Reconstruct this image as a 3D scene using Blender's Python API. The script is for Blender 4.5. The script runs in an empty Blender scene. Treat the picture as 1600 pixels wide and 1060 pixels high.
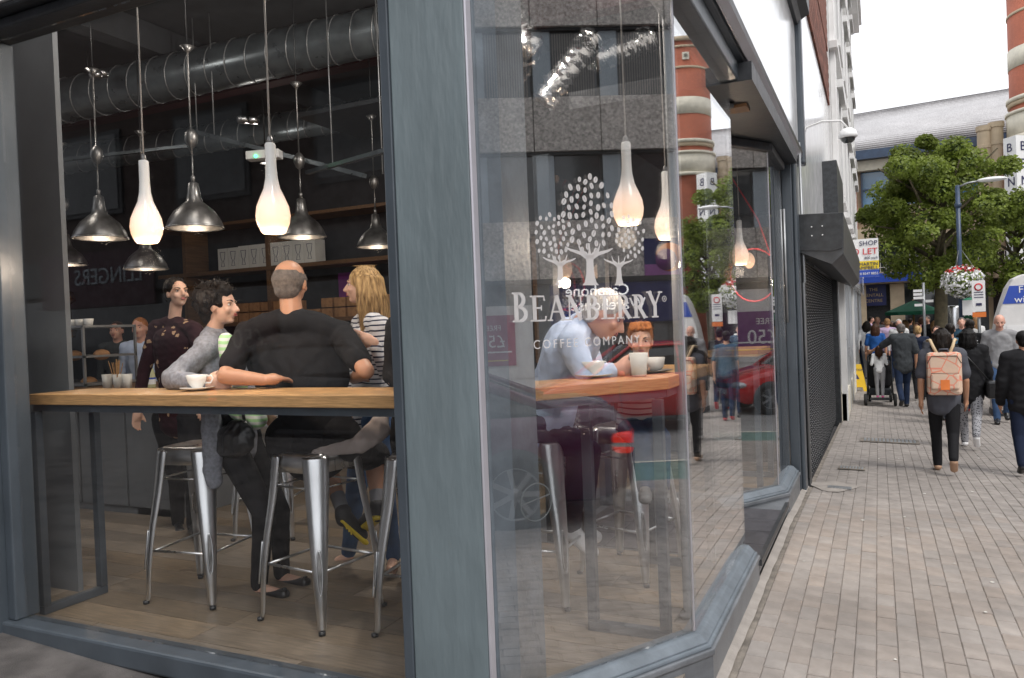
import bpy, math, random
import numpy as np
from mathutils import Vector, Matrix, noise
random.seed(7); rng = np.random.default_rng(7)
S = bpy.context.scene; COL = S.collection
PI = math.pi; R = math.radians

# ---------------------------------------------------------------- camera
def V3(*a): return np.array(a, float)
FL, CX, CY = 1215.0, 800.0, 530.0            # photograph 1600 x 1060
_y = V3(571, 40, FL); _y /= np.linalg.norm(_y)
_x = V3(2571, 83, -FL); _x -= _x.dot(_y) * _y; _x /= np.linalg.norm(_x)
_z = np.cross(_x, _y)
if _z[1] < 0: _z = -_z
MW = np.array([_x, _y, _z])                   # rows: world axes in camera terms
CAM = V3(0, 0, 1.40)
RIGHT, UP, FWD = MW[:, 0], MW[:, 1], MW[:, 2]
cam = bpy.data.objects.new('camera', bpy.data.cameras.new('camera')); COL.objects.link(cam)
cam.data.sensor_width = 36; cam.data.lens = FL / 1600 * 36
cam.data.clip_start = .05; cam.data.clip_end = 2000
mm = Matrix.Identity(4)
for i in range(3):
    mm[i][0] = RIGHT[i]; mm[i][1] = UP[i]; mm[i][2] = -FWD[i]; mm[i][3] = CAM[i]
cam.matrix_world = mm
S.camera = cam

# ---------------------------------------------------------------- sky, sun, exposure
W = bpy.data.worlds.new('World'); S.world = W; W.use_nodes = True
nt = W.node_tree; nt.nodes.clear()
wo = nt.nodes.new('ShaderNodeOutputWorld'); bg = nt.nodes.new('ShaderNodeBackground')
sk = nt.nodes.new('ShaderNodeTexSky'); sk.sky_type = 'NISHITA'; sk.sun_disc = False
sk.sun_elevation = R(52); sk.sun_rotation = R(125); sk.dust_density = 3; sk.air_density = 1
hs = nt.nodes.new('ShaderNodeHueSaturation'); hs.inputs['Saturation'].default_value = .22
mxw = nt.nodes.new('ShaderNodeMixRGB'); mxw.blend_type = 'MIX'; mxw.inputs[0].default_value = .72
mxw.inputs[2].default_value = (13.0, 13.3, 13.9, 1)      # even bright cloud cover
nt.links.new(sk.outputs[0], hs.inputs['Color']); nt.links.new(hs.outputs[0], mxw.inputs[1])
nt.links.new(mxw.outputs[0], bg.inputs[0]); bg.inputs[1].default_value = .1
nt.links.new(bg.outputs[0], wo.inputs[0])
sl = bpy.data.lights.new('sun', 'SUN'); sl.energy = 1.5; sl.angle = R(18); sl.color = (1, .96, .9)
so = bpy.data.objects.new('sun', sl); COL.objects.link(so)
sd = Vector((math.cos(R(52)) * math.sin(R(125)), math.cos(R(52)) * math.cos(R(125)), math.sin(R(52))))
so.rotation_euler = sd.to_track_quat('Z', 'Y').to_euler(); so.location = (0, 0, 30)
S.view_settings.view_transform = 'Standard'; S.view_settings.look = 'None'
S.view_settings.exposure = 0.5; S.view_settings.gamma = 1
S.cycles.use_denoising = True
S.cycles.max_bounces = 10; S.cycles.transparent_max_bounces = 24; S.cycles.glossy_bounces = 5
S.cycles.sample_clamp_indirect = 6

# ---------------------------------------------------------------- helpers
def ray(px, py):
    v = V3(px - CX, CY - py, FL); return MW @ (v / np.linalg.norm(v))
def at(px, py, Y=None, X=None, Z=None):
    r = ray(px, py)
    if Y is not None: t = Y / r[1]
    elif X is not None: t = X / r[0]
    else: t = (Z - CAM[2]) / r[2]
    return CAM + r * t
def nrm(v):
    v = np.array(v, float); l = np.linalg.norm(v); return v / l if l > 1e-9 else v
def ground(X, Y):
    return -.13 - .03 * (min(max(X, -.64), 9) + .64) - .035 * min(max(0., Y - 6), 9)

def N(m, typ, **kw):
    n = m.node_tree.nodes.new(typ)
    for k, v in kw.items():
        if k in n.inputs: n.inputs[k].default_value = v
        else: setattr(n, k, v)
    return n
def mat(name, col, rough=.6, metal=0., var=.12, scale=6., bump=0., bscale=40., spec=.5, stretch=None, sss=0, coat=0, detail=4):
    m = bpy.data.materials.new(name); m.use_nodes = True; t = m.node_tree
    b = t.nodes['Principled BSDF']; L = t.links
    b.inputs['Roughness'].default_value = rough; b.inputs['Metallic'].default_value = metal
    b.inputs['Specular IOR Level'].default_value = spec
    if sss: b.inputs['Subsurface Weight'].default_value = sss; b.inputs['Subsurface Scale'].default_value = .01; b.inputs['Subsurface Radius'].default_value = (1, .4, .2)
    if coat: b.inputs['Coat Weight'].default_value = coat; b.inputs['Coat Roughness'].default_value = .05
    tc = N(m, 'ShaderNodeTexCoord'); mp = N(m, 'ShaderNodeMapping'); L.new(tc.outputs['Object'], mp.inputs[0])
    if stretch: mp.inputs['Scale'].default_value = stretch
    n = N(m, 'ShaderNodeTexNoise', Scale=scale, Detail=detail); L.new(mp.outputs[0], n.inputs[0])
    r = N(m, 'ShaderNodeValToRGB'); e = r.color_ramp.elements
    e[0].position = .3; e[1].position = .7
    e[0].color = (*[max(0, c * (1 - var)) for c in col], 1); e[1].color = (*[min(1, c * (1 + var)) for c in col], 1)
    L.new(n.outputs[0], r.inputs[0]); L.new(r.outputs[0], b.inputs['Base Color'])
    if rough > .1:
        mr = N(m, 'ShaderNodeMapRange'); mr.inputs[3].default_value = max(.03, rough - .1); mr.inputs[4].default_value = min(1, rough + .1)
        L.new(n.outputs[0], mr.inputs[0]); L.new(mr.outputs[0], b.inputs['Roughness'])
    if bump:
        n2 = N(m, 'ShaderNodeTexNoise', Scale=bscale, Detail=3); L.new(mp.outputs[0], n2.inputs[0])
        bp = N(m, 'ShaderNodeBump', Strength=bump, Distance=.01); L.new(n2.outputs[0], bp.inputs['Height']); L.new(bp.outputs[0], b.inputs['Normal'])
    m['ramp'] = r.name
    return m
def rand_tint(m, amt=.25, warm=0.):
    """per-object brightness spread, for bricks, slabs and planks"""
    t = m.node_tree; b = t.nodes['Principled BSDF']; L = t.links
    src = b.inputs['Base Color'].links[0].from_socket
    oi = N(m, 'ShaderNodeObjectInfo'); mr = N(m, 'ShaderNodeMapRange'); mr.inputs[3].default_value = 1 - amt; mr.inputs[4].default_value = 1 + amt
    L.new(oi.outputs['Random'], mr.inputs[0])
    h = N(m, 'ShaderNodeHueSaturation'); L.new(mr.outputs[0], h.inputs['Value']); L.new(src, h.inputs['Color'])
    if warm:
        w = N(m, 'ShaderNodeMath', operation='MULTIPLY_ADD'); w.inputs[1].default_value = 7.31; w.inputs[2].default_value = 0
        fr = N(m, 'ShaderNodeMath', operation='FRACT'); L.new(oi.outputs['Random'], w.inputs[0]); L.new(w.outputs[0], fr.inputs[0])
        m2 = N(m, 'ShaderNodeMapRange'); m2.inputs[3].default_value = 1 - warm; m2.inputs[4].default_value = 1 + warm
        L.new(fr.outputs[0], m2.inputs[0]); L.new(m2.outputs[0], h.inputs['Saturation'])
    L.new(h.outputs[0], b.inputs['Base Color']); return m
def grime(m, scale=2., lo=.7, hi=1.12, stretch=(1, 1, 1), detail=5):
    """dirt and wear that runs on from one piece to the next"""
    t = m.node_tree; b = t.nodes['Principled BSDF']; L = t.links; src = b.inputs['Base Color'].links[0].from_socket
    g = N(m, 'ShaderNodeNewGeometry'); mp = N(m, 'ShaderNodeMapping'); mp.inputs['Scale'].default_value = stretch; L.new(g.outputs['Position'], mp.inputs[0])
    n = N(m, 'ShaderNodeTexNoise', Scale=scale, Detail=detail, Roughness=.65); L.new(mp.outputs[0], n.inputs[0])
    mr = N(m, 'ShaderNodeMapRange'); mr.inputs[1].default_value = .3; mr.inputs[2].default_value = .7; mr.inputs[3].default_value = lo; mr.inputs[4].default_value = hi; L.new(n.outputs[0], mr.inputs[0])
    h = N(m, 'ShaderNodeHueSaturation'); L.new(mr.outputs[0], h.inputs['Value']); L.new(src, h.inputs['Color']); L.new(h.outputs[0], b.inputs['Base Color']); return m
def emis(name, col, st):
    m = bpy.data.materials.new(name); m.use_nodes = True; b = m.node_tree.nodes['Principled BSDF']
    b.inputs['Base Color'].default_value = (*col, 1); b.inputs['Emission Color'].default_value = (*col, 1); b.inputs['Emission Strength'].default_value = st; return m
def glassmat(name, r0, tint=(1, 1, 1), rough=0.0, gcol=(1, 1, 1)):
    m = bpy.data.materials.new(name); m.use_nodes = True; t = m.node_tree; t.nodes.clear(); L = t.links
    o = N(m, 'ShaderNodeOutputMaterial'); mx = N(m, 'ShaderNodeMixShader'); tr = N(m, 'ShaderNodeBsdfTransparent'); gl = N(m, 'ShaderNodeBsdfGlossy')
    tr.inputs[0].default_value = (*tint, 1); gl.inputs['Color'].default_value = (*gcol, 1); gl.inputs['Roughness'].default_value = rough
    g = N(m, 'ShaderNodeNewGeometry'); d = N(m, 'ShaderNodeVectorMath', operation='DOT_PRODUCT'); L.new(g.outputs['Normal'], d.inputs[0]); L.new(g.outputs['Incoming'], d.inputs[1])
    a = N(m, 'ShaderNodeMath', operation='ABSOLUTE'); L.new(d.outputs['Value'], a.inputs[0])
    s = N(m, 'ShaderNodeMath', operation='SUBTRACT'); s.inputs[0].default_value = 1; L.new(a.outputs[0], s.inputs[1])
    p = N(m, 'ShaderNodeMath', operation='POWER'); p.inputs[1].default_value = 4.2; L.new(s.outputs[0], p.inputs[0])
    ma = N(m, 'ShaderNodeMath', operation='MULTIPLY_ADD'); ma.inputs[1].default_value = 1 - r0; ma.inputs[2].default_value = r0; L.new(p.outputs[0], ma.inputs[0])
    L.new(ma.outputs[0], mx.inputs[0]); L.new(tr.outputs[0], mx.inputs[1]); L.new(gl.outputs[0], mx.inputs[2]); L.new(mx.outputs[0], o.inputs[0])
    return m

def tag(o, label=None, cat=None, group=None, kind=None):
    if label: o['label'] = label
    if cat: o['category'] = cat
    if group: o['group'] = group
    if kind: o['kind'] = kind
    return o
def empty(name, loc, label=None, cat=None, group=None, rz=0, kind=None):
    o = bpy.data.objects.new(name, None); COL.objects.link(o); o.empty_display_size = .1
    o.location = tuple(float(c) for c in loc); o.rotation_euler = (0, 0, rz); tag(o, label, cat, group, kind); return o
def wloc(o):
    v = Vector((0, 0, 0))
    while o is not None: v += o.location; o = o.parent
    return v
def ob(name, mesh, parent=None, loc=None):
    o = bpy.data.objects.new(name, mesh); COL.objects.link(o)
    if loc is not None: o.location = tuple(float(c) for c in loc)
    if parent is not None: o.parent = parent
    return o
def copy_tree(o, parent=None):
    c = o.copy(); COL.objects.link(c); c.parent = parent
    for ch in list(o.children): copy_tree(ch, c)
    return c

class MB:
    def __init__(s): s.v = []; s.f = []; s.sm = []; s.mi = []; s.cur = 0
    def add(s, vs, fs, smooth=False):
        k = len(s.v); s.v.extend([tuple(float(c) for c in p) for p in vs])
        for f in fs: s.f.append([i + k for i in f]); s.sm.append(smooth); s.mi.append(s.cur)
        return s
    def box(s, x0, x1, y0, y1, z0, z1):
        vs = [(x, y, z) for z in (z0, z1) for x, y in ((x0, y0), (x1, y0), (x1, y1), (x0, y1))]
        return s.add(vs, [(3, 2, 1, 0), (4, 5, 6, 7), (0, 1, 5, 4), (1, 2, 6, 5), (2, 3, 7, 6), (3, 0, 4, 7)])
    def obox(s, c, ax, ay, az):
        c, ax, ay, az = [np.array(q, float) for q in (c, ax, ay, az)]   # half-extent vectors
        vs = [c + sx * ax + sy * ay + sz * az for sz in (-1, 1) for sx, sy in ((-1, -1), (1, -1), (1, 1), (-1, 1))]
        fl = np.cross(ax, ay).dot(az) < 0
        fs = [(3, 2, 1, 0), (4, 5, 6, 7), (0, 1, 5, 4), (1, 2, 6, 5), (2, 3, 7, 6), (3, 0, 4, 7)]
        return s.add(vs, [f[::-1] for f in fs] if fl else fs)
    def bar(s, p0, p1, w, h, up=(0, 0, 1)):
        p0 = np.array(p0, float); p1 = np.array(p1, float); d = nrm(p1 - p0); side = nrm(np.cross(d, up)); u = np.cross(side, d)
        return s.obox((p0 + p1) / 2, (p1 - p0) / 2, side * w / 2, u * h / 2)
    def tube(s, pts, rad, n=10, cap=True, smooth=True, flat=None):
        pts = [np.array(p, float) for p in pts]; m = len(pts)
        if np.isscalar(rad): rad = [rad] * m
        vs = []; a = None
        for i, p in enumerate(pts):
            d = nrm(pts[min(i + 1, m - 1)] - pts[max(i - 1, 0)])
            if a is None: a = nrm(np.cross(d, (0, 0, 1) if abs(d[2]) < .9 else (1, 0, 0)))
            a = nrm(a - d * a.dot(d)); b = np.cross(d, a)
            for k in range(n):
                t = 2 * PI * k / n; vs.append(p + rad[i] * (math.cos(t) * a + math.sin(t) * b))
        fs = [(i * n + k, i * n + (k + 1) % n, (i + 1) * n + (k + 1) % n, (i + 1) * n + k) for i in range(m - 1) for k in range(n)]
        s.add(vs, fs, smooth)
        if cap:
            K = len(s.v) - m * n; s.f.append([K + k for k in range(n)][::-1]); s.f.append([K + (m - 1) * n + k for k in range(n)]); s.sm += [False] * 2; s.mi += [s.cur] * 2
        return s
    def lathe(s, prof, c=(0, 0, 0), n=24, smooth=True, ax=None):
        c = np.array(c, float); m = len(prof); A, B, D = V3(1, 0, 0), V3(0, 1, 0), V3(0, 0, 1)
        if ax is not None:
            D = nrm(ax); A = nrm(np.cross(D, (0, 0, 1) if abs(D[2]) < .9 else (1, 0, 0))); B = np.cross(D, A)
        vs = [c + D * z + r * (math.cos(2 * PI * k / n) * A + math.sin(2 * PI * k / n) * B) for r, z in prof for k in range(n)]
        fs = [(i * n + k, i * n + (k + 1) % n, (i + 1) * n + (k + 1) % n, (i + 1) * n + k) for i in range(m - 1) for k in range(n)]
        return s.add(vs, fs, smooth)
    def prism(s, poly, z0, z1):
        n = len(poly); vs = [(x, y, z0) for x, y in poly] + [(x, y, z1) for x, y in poly]
        fs = [tuple(range(n))[::-1], tuple(range(n, 2 * n))] + [(i, (i + 1) % n, n + (i + 1) % n, n + i) for i in range(n)]
        return s.add(vs, fs)
    def ext(s, poly, o, A, B, D):
        """polygon (a,b) in plane o+aA+bB extruded by vector D"""
        o, A, B, D = [np.array(q, float) for q in (o, A, B, D)]; n = len(poly)
        vs = [o + a * A + b * B for a, b in poly] + [o + a * A + b * B + D for a, b in poly]
        return s.add(vs, [tuple(range(n))[::-1], tuple(range(n, 2 * n))] + [(i, (i + 1) % n, n + (i + 1) % n, n + i) for i in range(n)])
    def ell(s, c, r, n=16, m=10, rot=None, smooth=True):
        c = np.array(c, float); r = np.array(r if not np.isscalar(r) else (r,) * 3, float); vs = []
        for i in range(1, m):
            ph = PI * i / m
            for k in range(n):
                t = 2 * PI * k / n; q = V3(math.sin(ph) * math.cos(t), math.sin(ph) * math.sin(t), math.cos(ph)) * r
                vs.append(c + (rot @ q if rot is not None else q))
        tp = V3(0, 0, 1) * r; top = c + (rot @ tp if rot is not None else tp); bot = 2 * c - top
        vs += [top, bot]; T = (m - 1) * n
        fs = [(i * n + k, (i + 1) * n + k, (i + 1) * n + (k + 1) % n, i * n + (k + 1) % n) for i in range(m - 2) for k in range(n)]
        fs += [(T, k, (k + 1) % n) for k in range(n)] + [(T + 1, (m - 2) * n + (k + 1) % n, (m - 2) * n + k) for k in range(n)]
        return s.add(vs, fs, smooth)
    def cap_(s, p0, p1, r0, r1, n=14, lat=None, k=1.):
        """tapered capsule; lat = direction in which it is k times wider"""
        p0 = np.array(p0, float); p1 = np.array(p1, float); d = p1 - p0; l = np.linalg.norm(d)
        if l < 1e-5: return s.ell(p0, r0)
        d /= l
        a = nrm(np.array(lat, float) - d * d.dot(lat)) if lat is not None else nrm(np.cross(d, (0, 0, 1) if abs(d[2]) < .9 else (1, 0, 0)))
        b = np.cross(d, a); rings = []
        for q in range(1, 5): t = q / 4 * PI / 2; rings.append((p0 - d * r0 * math.cos(t), r0 * math.sin(t)))
        rings.append((p0 + d * l * .5, (r0 + r1) / 2))
        for q in range(4, 0, -1): t = q / 4 * PI / 2; rings.append((p1 + d * r1 * math.cos(t), r1 * math.sin(t)))
        vs = [c + r * (k * math.cos(2 * PI * j / n) * a + math.sin(2 * PI * j / n) * b) for c, r in rings for j in range(n)]
        m = len(rings)
        fs = [(i * n + j, i * n + (j + 1) % n, (i + 1) * n + (j + 1) % n, (i + 1) * n + j) for i in range(m - 1) for j in range(n)]
        fs += [tuple(range(n))[::-1], tuple((m - 1) * n + j for j in range(n))]
        return s.add(vs, fs, True)
    def mesh(s, name, mats, org=(0, 0, 0)):
        me = bpy.data.meshes.new(name); o = Vector(tuple(float(c) for c in org))
        me.from_pydata([Vector(p) - o for p in s.v], [], s.f)
        if not isinstance(mats, (list, tuple)): mats = [mats]
        for m in mats: me.materials.append(m)
        me.polygons.foreach_set('use_smooth', s.sm)
        if len(mats) > 1: me.polygons.foreach_set('material_index', s.mi)
        me.update(); return me
    def build(s, name, mats, parent=None, label=None, cat=None, group=None, kind=None, org=None, bev=0):
        if parent is not None and org is None: pl = wloc(parent); org = tuple(pl); loc = (0, 0, 0)
        else:
            if org is None: a = np.array(s.v); org = (*(a[:, :2].min(0) + a[:, :2].max(0)) / 2, a[:, 2].min())
            loc = org if parent is None else tuple(Vector(org) - wloc(parent))
        o = ob(name, s.mesh(name, mats, org), parent, loc); tag(o, label, cat, group, kind)
        if bev:
            b = o.modifiers.new('bevel', 'BEVEL'); b.width = bev; b.segments = 2; b.limit_method = 'ANGLE'; b.angle_limit = R(40)
        return o

_ct = bpy.data.collections.new('tmp')
def remesh(mb, name, mats, voxel, org, parent=None, smooth=3, disp=0, dscale=8, seed=0):
    me = mb.mesh(name + '_src', mats, org)
    o = bpy.data.objects.new('tmp', me); COL.objects.link(o)
    r = o.modifiers.new('r', 'REMESH'); r.mode = 'VOXEL'; r.voxel_size = voxel; r.use_smooth_shade = True
    if smooth: sm = o.modifiers.new('s', 'SMOOTH'); sm.iterations = smooth; sm.factor = .5
    dg = bpy.context.evaluated_depsgraph_get(); dg.update()
    m2 = bpy.data.meshes.new_from_object(o.evaluated_get(dg)); m2.name = name
    bpy.data.objects.remove(o); bpy.data.meshes.remove(me)
    if not len(m2.materials):
        m2.materials.append(mats if not isinstance(mats, (list, tuple)) else mats[0])
    if disp:
        n = len(m2.vertices); co = np.empty(n * 3); no = np.empty(n * 3)
        m2.vertices.foreach_get('co', co); m2.vertex_normals.foreach_get('vector', no)
        co = co.reshape(-1, 3); no = no.reshape(-1, 3)
        w = np.zeros(n); rr = np.random.default_rng(seed + 3)
        for q in range(7):
            k = rr.normal(size=3) * dscale * (1 + q * .35); ph = rr.uniform(0, 6.3)
            w += np.sin(co @ k + ph + 1.5 * np.sin(co @ (k[[1, 2, 0]] * .7) + q)) / (1 + q * .4)
        co += no * (w * disp / 3)[:, None]; m2.vertices.foreach_set('co', co.ravel())
    m2.polygons.foreach_set('use_smooth', [True] * len(m2.polygons)); m2.update()
    return ob(name, m2, parent, None if parent is not None else org)

def text(s, name, size, o, A, B, m, depth=.004, parent=None, align='LEFT', space=1.):
    """flat lettering: origin o, reading direction A, up B"""
    cu = bpy.data.curves.new(name, 'FONT'); cu.body = s; cu.size = size; cu.extrude = depth / 2; cu.align_x = align; cu.space_character = space; cu.resolution_u = 3
    tmp = bpy.data.objects.new('t', cu); COL.objects.link(tmp)
    dg = bpy.context.evaluated_depsgraph_get(); dg.update()
    me = bpy.data.meshes.new_from_object(tmp.evaluated_get(dg)); bpy.data.objects.remove(tmp)
    A = nrm(A); B = nrm(B); Nn = np.cross(A, B); pl = wloc(parent) if parent is not None else Vector((0, 0, 0))
    M = Matrix(((A[0], B[0], Nn[0], o[0] - pl.x), (A[1], B[1], Nn[1], o[1] - pl.y), (A[2], B[2], Nn[2], o[2] - pl.z), (0, 0, 0, 1)))
    me.transform(M); me.materials.clear(); me.materials.append(m)
    return ob(name, me, parent)
# ---------------------------------------------------------------- materials
M = {}
M['paint'] = mat('blue_grey_gloss_paint', (.056, .068, .082), .32, var=.10, scale=3, bump=.12, bscale=14, spec=.6)
M['paint_brush'] = mat('blue_grey_brushed_paint', (.135, .168, .182), .42, var=.12, scale=4, bump=.7, bscale=18, stretch=(1, 1, .22), spec=.6)
M['paint_light'] = mat('pale_blue_paint', (.125, .148, .172), .45, var=.14, scale=7, bump=.25, bscale=30)
M['riser'] = mat('grey_riser_paint', (.14, .15, .165), .35, var=.15, scale=6, bump=.1, stretch=(1, 1, 6))
M['chrome'] = mat('edge_trim', (.42, .41, .45), .35, .4, var=.06, scale=8)
M['dark'] = mat('dark_frame', (.02, .022, .026), .45, var=.4, scale=10, bump=.15)
M['black'] = mat('black_metal', (.025, .027, .03), .4, var=.5, scale=18, bump=.1)
M['ceil'] = mat('dark_ceiling', (.04, .044, .05), .8, var=.2)
M['beam'] = mat('dark_red_beam', (.05, .012, .016), .6, var=.2)
M['wall_in'] = mat('dark_inside_wall', (.035, .035, .04), .8, var=.3)
M['panel_in'] = mat('grey_inside_panel', (.13, .14, .15), .6, var=.08)
M['plank'] = rand_tint(mat('oak_plank', (.21, .168, .125), .42, var=.3, scale=5, stretch=(1.2, 14, 1), bump=.12, bscale=30), .28, .25)
M['slab'] = rand_tint(mat('pavement_slab', (.295, .258, .232), .8, var=.12, scale=9, bump=.45, bscale=160), .07, .2)
M['joint'] = mat('joint_sand', (.20, .175, .15), .9, var=.35, scale=12, bump=.4, bscale=200)
M['screed'] = mat('cement_screed', (.30, .27, .245), .85, var=.15, scale=10, bump=.3, bscale=60)
M['tarmac'] = mat('tarmac', (.055, .052, .055), .85, var=.45, scale=9, bump=.5, bscale=220)
M['road'] = mat('road', (.22, .218, .215), .8, var=.15, scale=3, bump=.3, bscale=150)
M['lane'] = mat('green_lane', (.10, .17, .15), .75, var=.15, scale=5, bump=.2)
M['roadpaint'] = mat('road_paint', (.62, .6, .5), .7, var=.12, scale=12)
M['tile'] = rand_tint(mat('dark_floor_tile', (.055, .053, .06), .4, var=.2, scale=12), .15)
M['steel'] = mat('brushed_steel', (.66, .67, .68), .3, 1., var=.16, scale=9, bump=.05, bscale=60, stretch=(1, 1, .2))
M['steel_d'] = mat('dull_steel', (.22, .215, .21), .36, .85, var=.35, scale=14)
M['duct'] = mat('spiral_duct', (.12, .14, .155), .3, .55, var=.2, scale=8)
M['foil'] = mat('foil_duct', (.8, .8, .8), .18, 1., var=.1, scale=20, bump=.6, bscale=30)
M['wood'] = mat('bar_wood', (.46, .27, .12), .35, var=.28, scale=4, stretch=(2.5, 2.5, 40), bump=.05)
M['shelfwood'] = mat('shelf_wood', (.16, .085, .04), .6, var=.3, scale=4, stretch=(8, 1, 20))
M['china'] = mat('white_china', (.8, .8, .78), .15, var=.03)
M['paper'] = mat('white_paper', (.75, .74, .7), .6, var=.05)
M['kraft'] = mat('kraft_paper', (.38, .2, .09), .7, var=.25, scale=20)
M['vinyl'] = mat('frosted_vinyl', (.66, .64, .64), .6, var=.04)
_t = M['vinyl'].node_tree; _tr = _t.nodes.new('ShaderNodeBsdfTransparent'); _mx = _t.nodes.new('ShaderNodeMixShader'); _mx.inputs[0].default_value = .5
_t.links.new(_tr.outputs[0], _mx.inputs[1]); _t.links.new(_t.nodes['Principled BSDF'].outputs[0], _mx.inputs[2]); _t.links.new(_mx.outputs[0], _t.nodes['Material Output'].inputs[0])
M['conc'] = mat('aggregate_concrete', (.52, .485, .45), .9, var=.5, scale=15, bump=.9, bscale=55, detail=8)
M['conc_s'] = mat('smooth_concrete', (.16, .16, .16), .8, var=.15, scale=5)
M['winblue'] = mat('window_panel_paint', (.33, .38, .42), .5, var=.05)
M['winglass'] = mat('dark_window_glass', (.035, .04, .045), .08, var=.2, scale=1, spec=.8)
M['blind'] = mat('blind', (.22, .2, .18), .7, var=.1)
M['brick'] = mat('red_brick', (.34, .10, .055), .8, var=.22, scale=18, bump=.3, bscale=60, stretch=(1, 1, 4))
M['oldbrick'] = rand_tint(mat('old_brick', (.2, .075, .05), .85, var=.35, scale=20, bump=.4), .35)
M['stone'] = mat('cream_stone', (.5, .4, .28), .8, var=.1, scale=3, bump=.15)
M['stone_w'] = mat('pale_stone_band', (.62, .58, .48), .8, var=.1, scale=6)
M['slate'] = mat('slate_roof', (.36, .35, .355), .7, var=.22, scale=6, bump=.4, bscale=30, stretch=(4, 1, 4))
M['white'] = mat('white_render', (.78, .77, .76), .6, var=.06, scale=5, bump=.1)
M['whitegloss'] = mat('white_gloss_sign', (.82, .82, .83), .12, var=.02)
M['blueglass'] = mat('blue_window', (.06, .17, .3), .08, var=.4, scale=.6, spec=.9)
M['leaf'] = mat('leaf', (.22, .28, .05), .5, var=.5, scale=2.0)
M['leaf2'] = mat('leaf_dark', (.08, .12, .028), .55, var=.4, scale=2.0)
M['bark'] = mat('bark', (.09, .075, .045), .9, var=.35, scale=9, bump=.8, bscale=30)
M['bluepaint'] = mat('lamp_post_blue', (.035, .06, .11), .4, var=.2)
M['galv'] = mat('galvanised_steel', (.3, .31, .32), .45, .7, var=.15)
M['green'] = mat('green_canvas', (.01, .12, .065), .8, var=.15)
M['yellow'] = mat('yellow_plastic', (.75, .48, .02), .4, var=.06)
M['red'] = mat('red_car_paint', (.6, .012, .016), .22, var=.05, coat=.8)
M['maroon'] = mat('dark_plum_car_paint', (.10, .02, .055), .2, var=.05, coat=.9)
M['darkcar'] = mat('dark_grey_car_paint', (.03, .03, .033), .25, var=.05, coat=.8)
M['rubber'] = mat('tyre_rubber', (.018, .018, .018), .8, var=.2)
M['carglass'] = mat('car_glass', (.02, .025, .025), .05, var=.1, spec=.9)
M['lampred'] = mat('tail_lamp', (.6, .01, .01), .12, var=.2, scale=30)
b = M['lampred'].node_tree.nodes['Principled BSDF']; b.inputs['Emission Color'].default_value = (1, .05, .02, 1); b.inputs['Emission Strength'].default_value = .5   # brake lights on
M['lampwhite'] = mat('head_lamp', (.6, .62, .65), .1, .3, var=.3, scale=30)
M['blue'] = mat('blue_band', (.02, .07, .42), .4, var=.05)
M['navy'] = mat('navy_sign', (.018, .025, .12), .4, var=.08)
M['pink'] = mat('pink_poster', (.35, .04, .12), .5, var=.1)
M['purple'] = mat('purple_poster', (.16, .03, .18), .5, var=.1)
M['orange'] = mat('orange_print', (.75, .2, .04), .5, var=.1)
M['redprint'] = mat('red_print', (.6, .03, .04), .5, var=.05)
M['flash'] = mat('flash_yellow', (.78, .58, .03), .5, var=.05)
M['whiteprint'] = mat('white_print', (.8, .8, .8), .5, var=.02)
M['darkprint'] = mat('dark_print', (.03, .03, .09), .5, var=.02)
M['glass_dark'] = glassmat('side_window_glass', .035)
M['glass'] = glassmat('corner_window_glass', .19)
M['glass_far'] = glassmat('far_window_glass', .14)
M['bottle'] = mat('bottle_plastic', (.5, .5, .3), .2, var=.1)
M['greenbox'] = mat('green_print', (.15, .55, .08), .5)
M['cord'] = mat('lamp_cord', (.35, .34, .33), .5, var=.1)

grime(M['slab'], 1.3, .78, 1.1); grime(M['slab'], 9, .86, 1.06); grime(M['paint'], 5, .8, 1.15, (1, 1, .4)); grime(M['paint_brush'], 3.5, .86, 1.1, (1, 1, .35)); grime(M['paint_light'], 6, .75, 1.15); grime(M['riser'], 4, .65, 1.15, (1, 1, .5)); grime(M['white'], 1.2, .8, 1.03, (1, 1, .3)); grime(M['whitegloss'], 2.5, .86, 1.03, (1, 1, .12)); grime(M['brick'], .9, .8, 1.12); grime(M['stone'], .8, .8, 1.08); grime(M['slate'], .7, .8, 1.1); grime(M['conc'], .6, .8, 1.1, (1, 1, .4)); grime(M['plank'], 2.2, .78, 1.1)
def translucent(m, w):
    t = m.node_tree; b = t.nodes['Principled BSDF']; o = t.nodes['Material Output']; tr = N(m, 'ShaderNodeBsdfTranslucent'); mx = N(m, 'ShaderNodeMixShader'); mx.inputs[0].default_value = w
    src = b.inputs['Base Color'].links[0].from_socket; t.links.new(src, tr.inputs[0]); t.links.new(b.outputs[0], mx.inputs[1]); t.links.new(tr.outputs[0], mx.inputs[2]); t.links.new(mx.outputs[0], o.inputs[0])
translucent(M['leaf'], .5)
# opal lamp glass: the lower bulb glows because a bulb burns inside it
m = bpy.data.materials.new('opal_lamp_glass'); m.use_nodes = True; b = m.node_tree.nodes['Principled BSDF']; L = m.node_tree.links
b.inputs['Base Color'].default_value = (.8, .8, .78, 1); b.inputs['Roughness'].default_value = .15
tc = N(m, 'ShaderNodeTexCoord'); sp = N(m, 'ShaderNodeSeparateXYZ'); L.new(tc.outputs['Object'], sp.inputs[0])
rp = N(m, 'ShaderNodeValToRGB'); e = rp.color_ramp.elements; e[0].position = 0; e[0].color = (1.0, .56, .27, 1); e[1].position = .52; e[1].color = (0, 0, 0, 1)
e.new(.10).color = (.78, .42, .21, 1); e.new(.30).color = (.46, .25, .14, 1); e.new(.40).color = (.16, .09, .06, 1)
mr = N(m, 'ShaderNodeMapRange'); mr.inputs[2].default_value = .45; L.new(sp.outputs['Z'], mr.inputs[0]); L.new(mr.outputs[0], rp.inputs[0])
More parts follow.
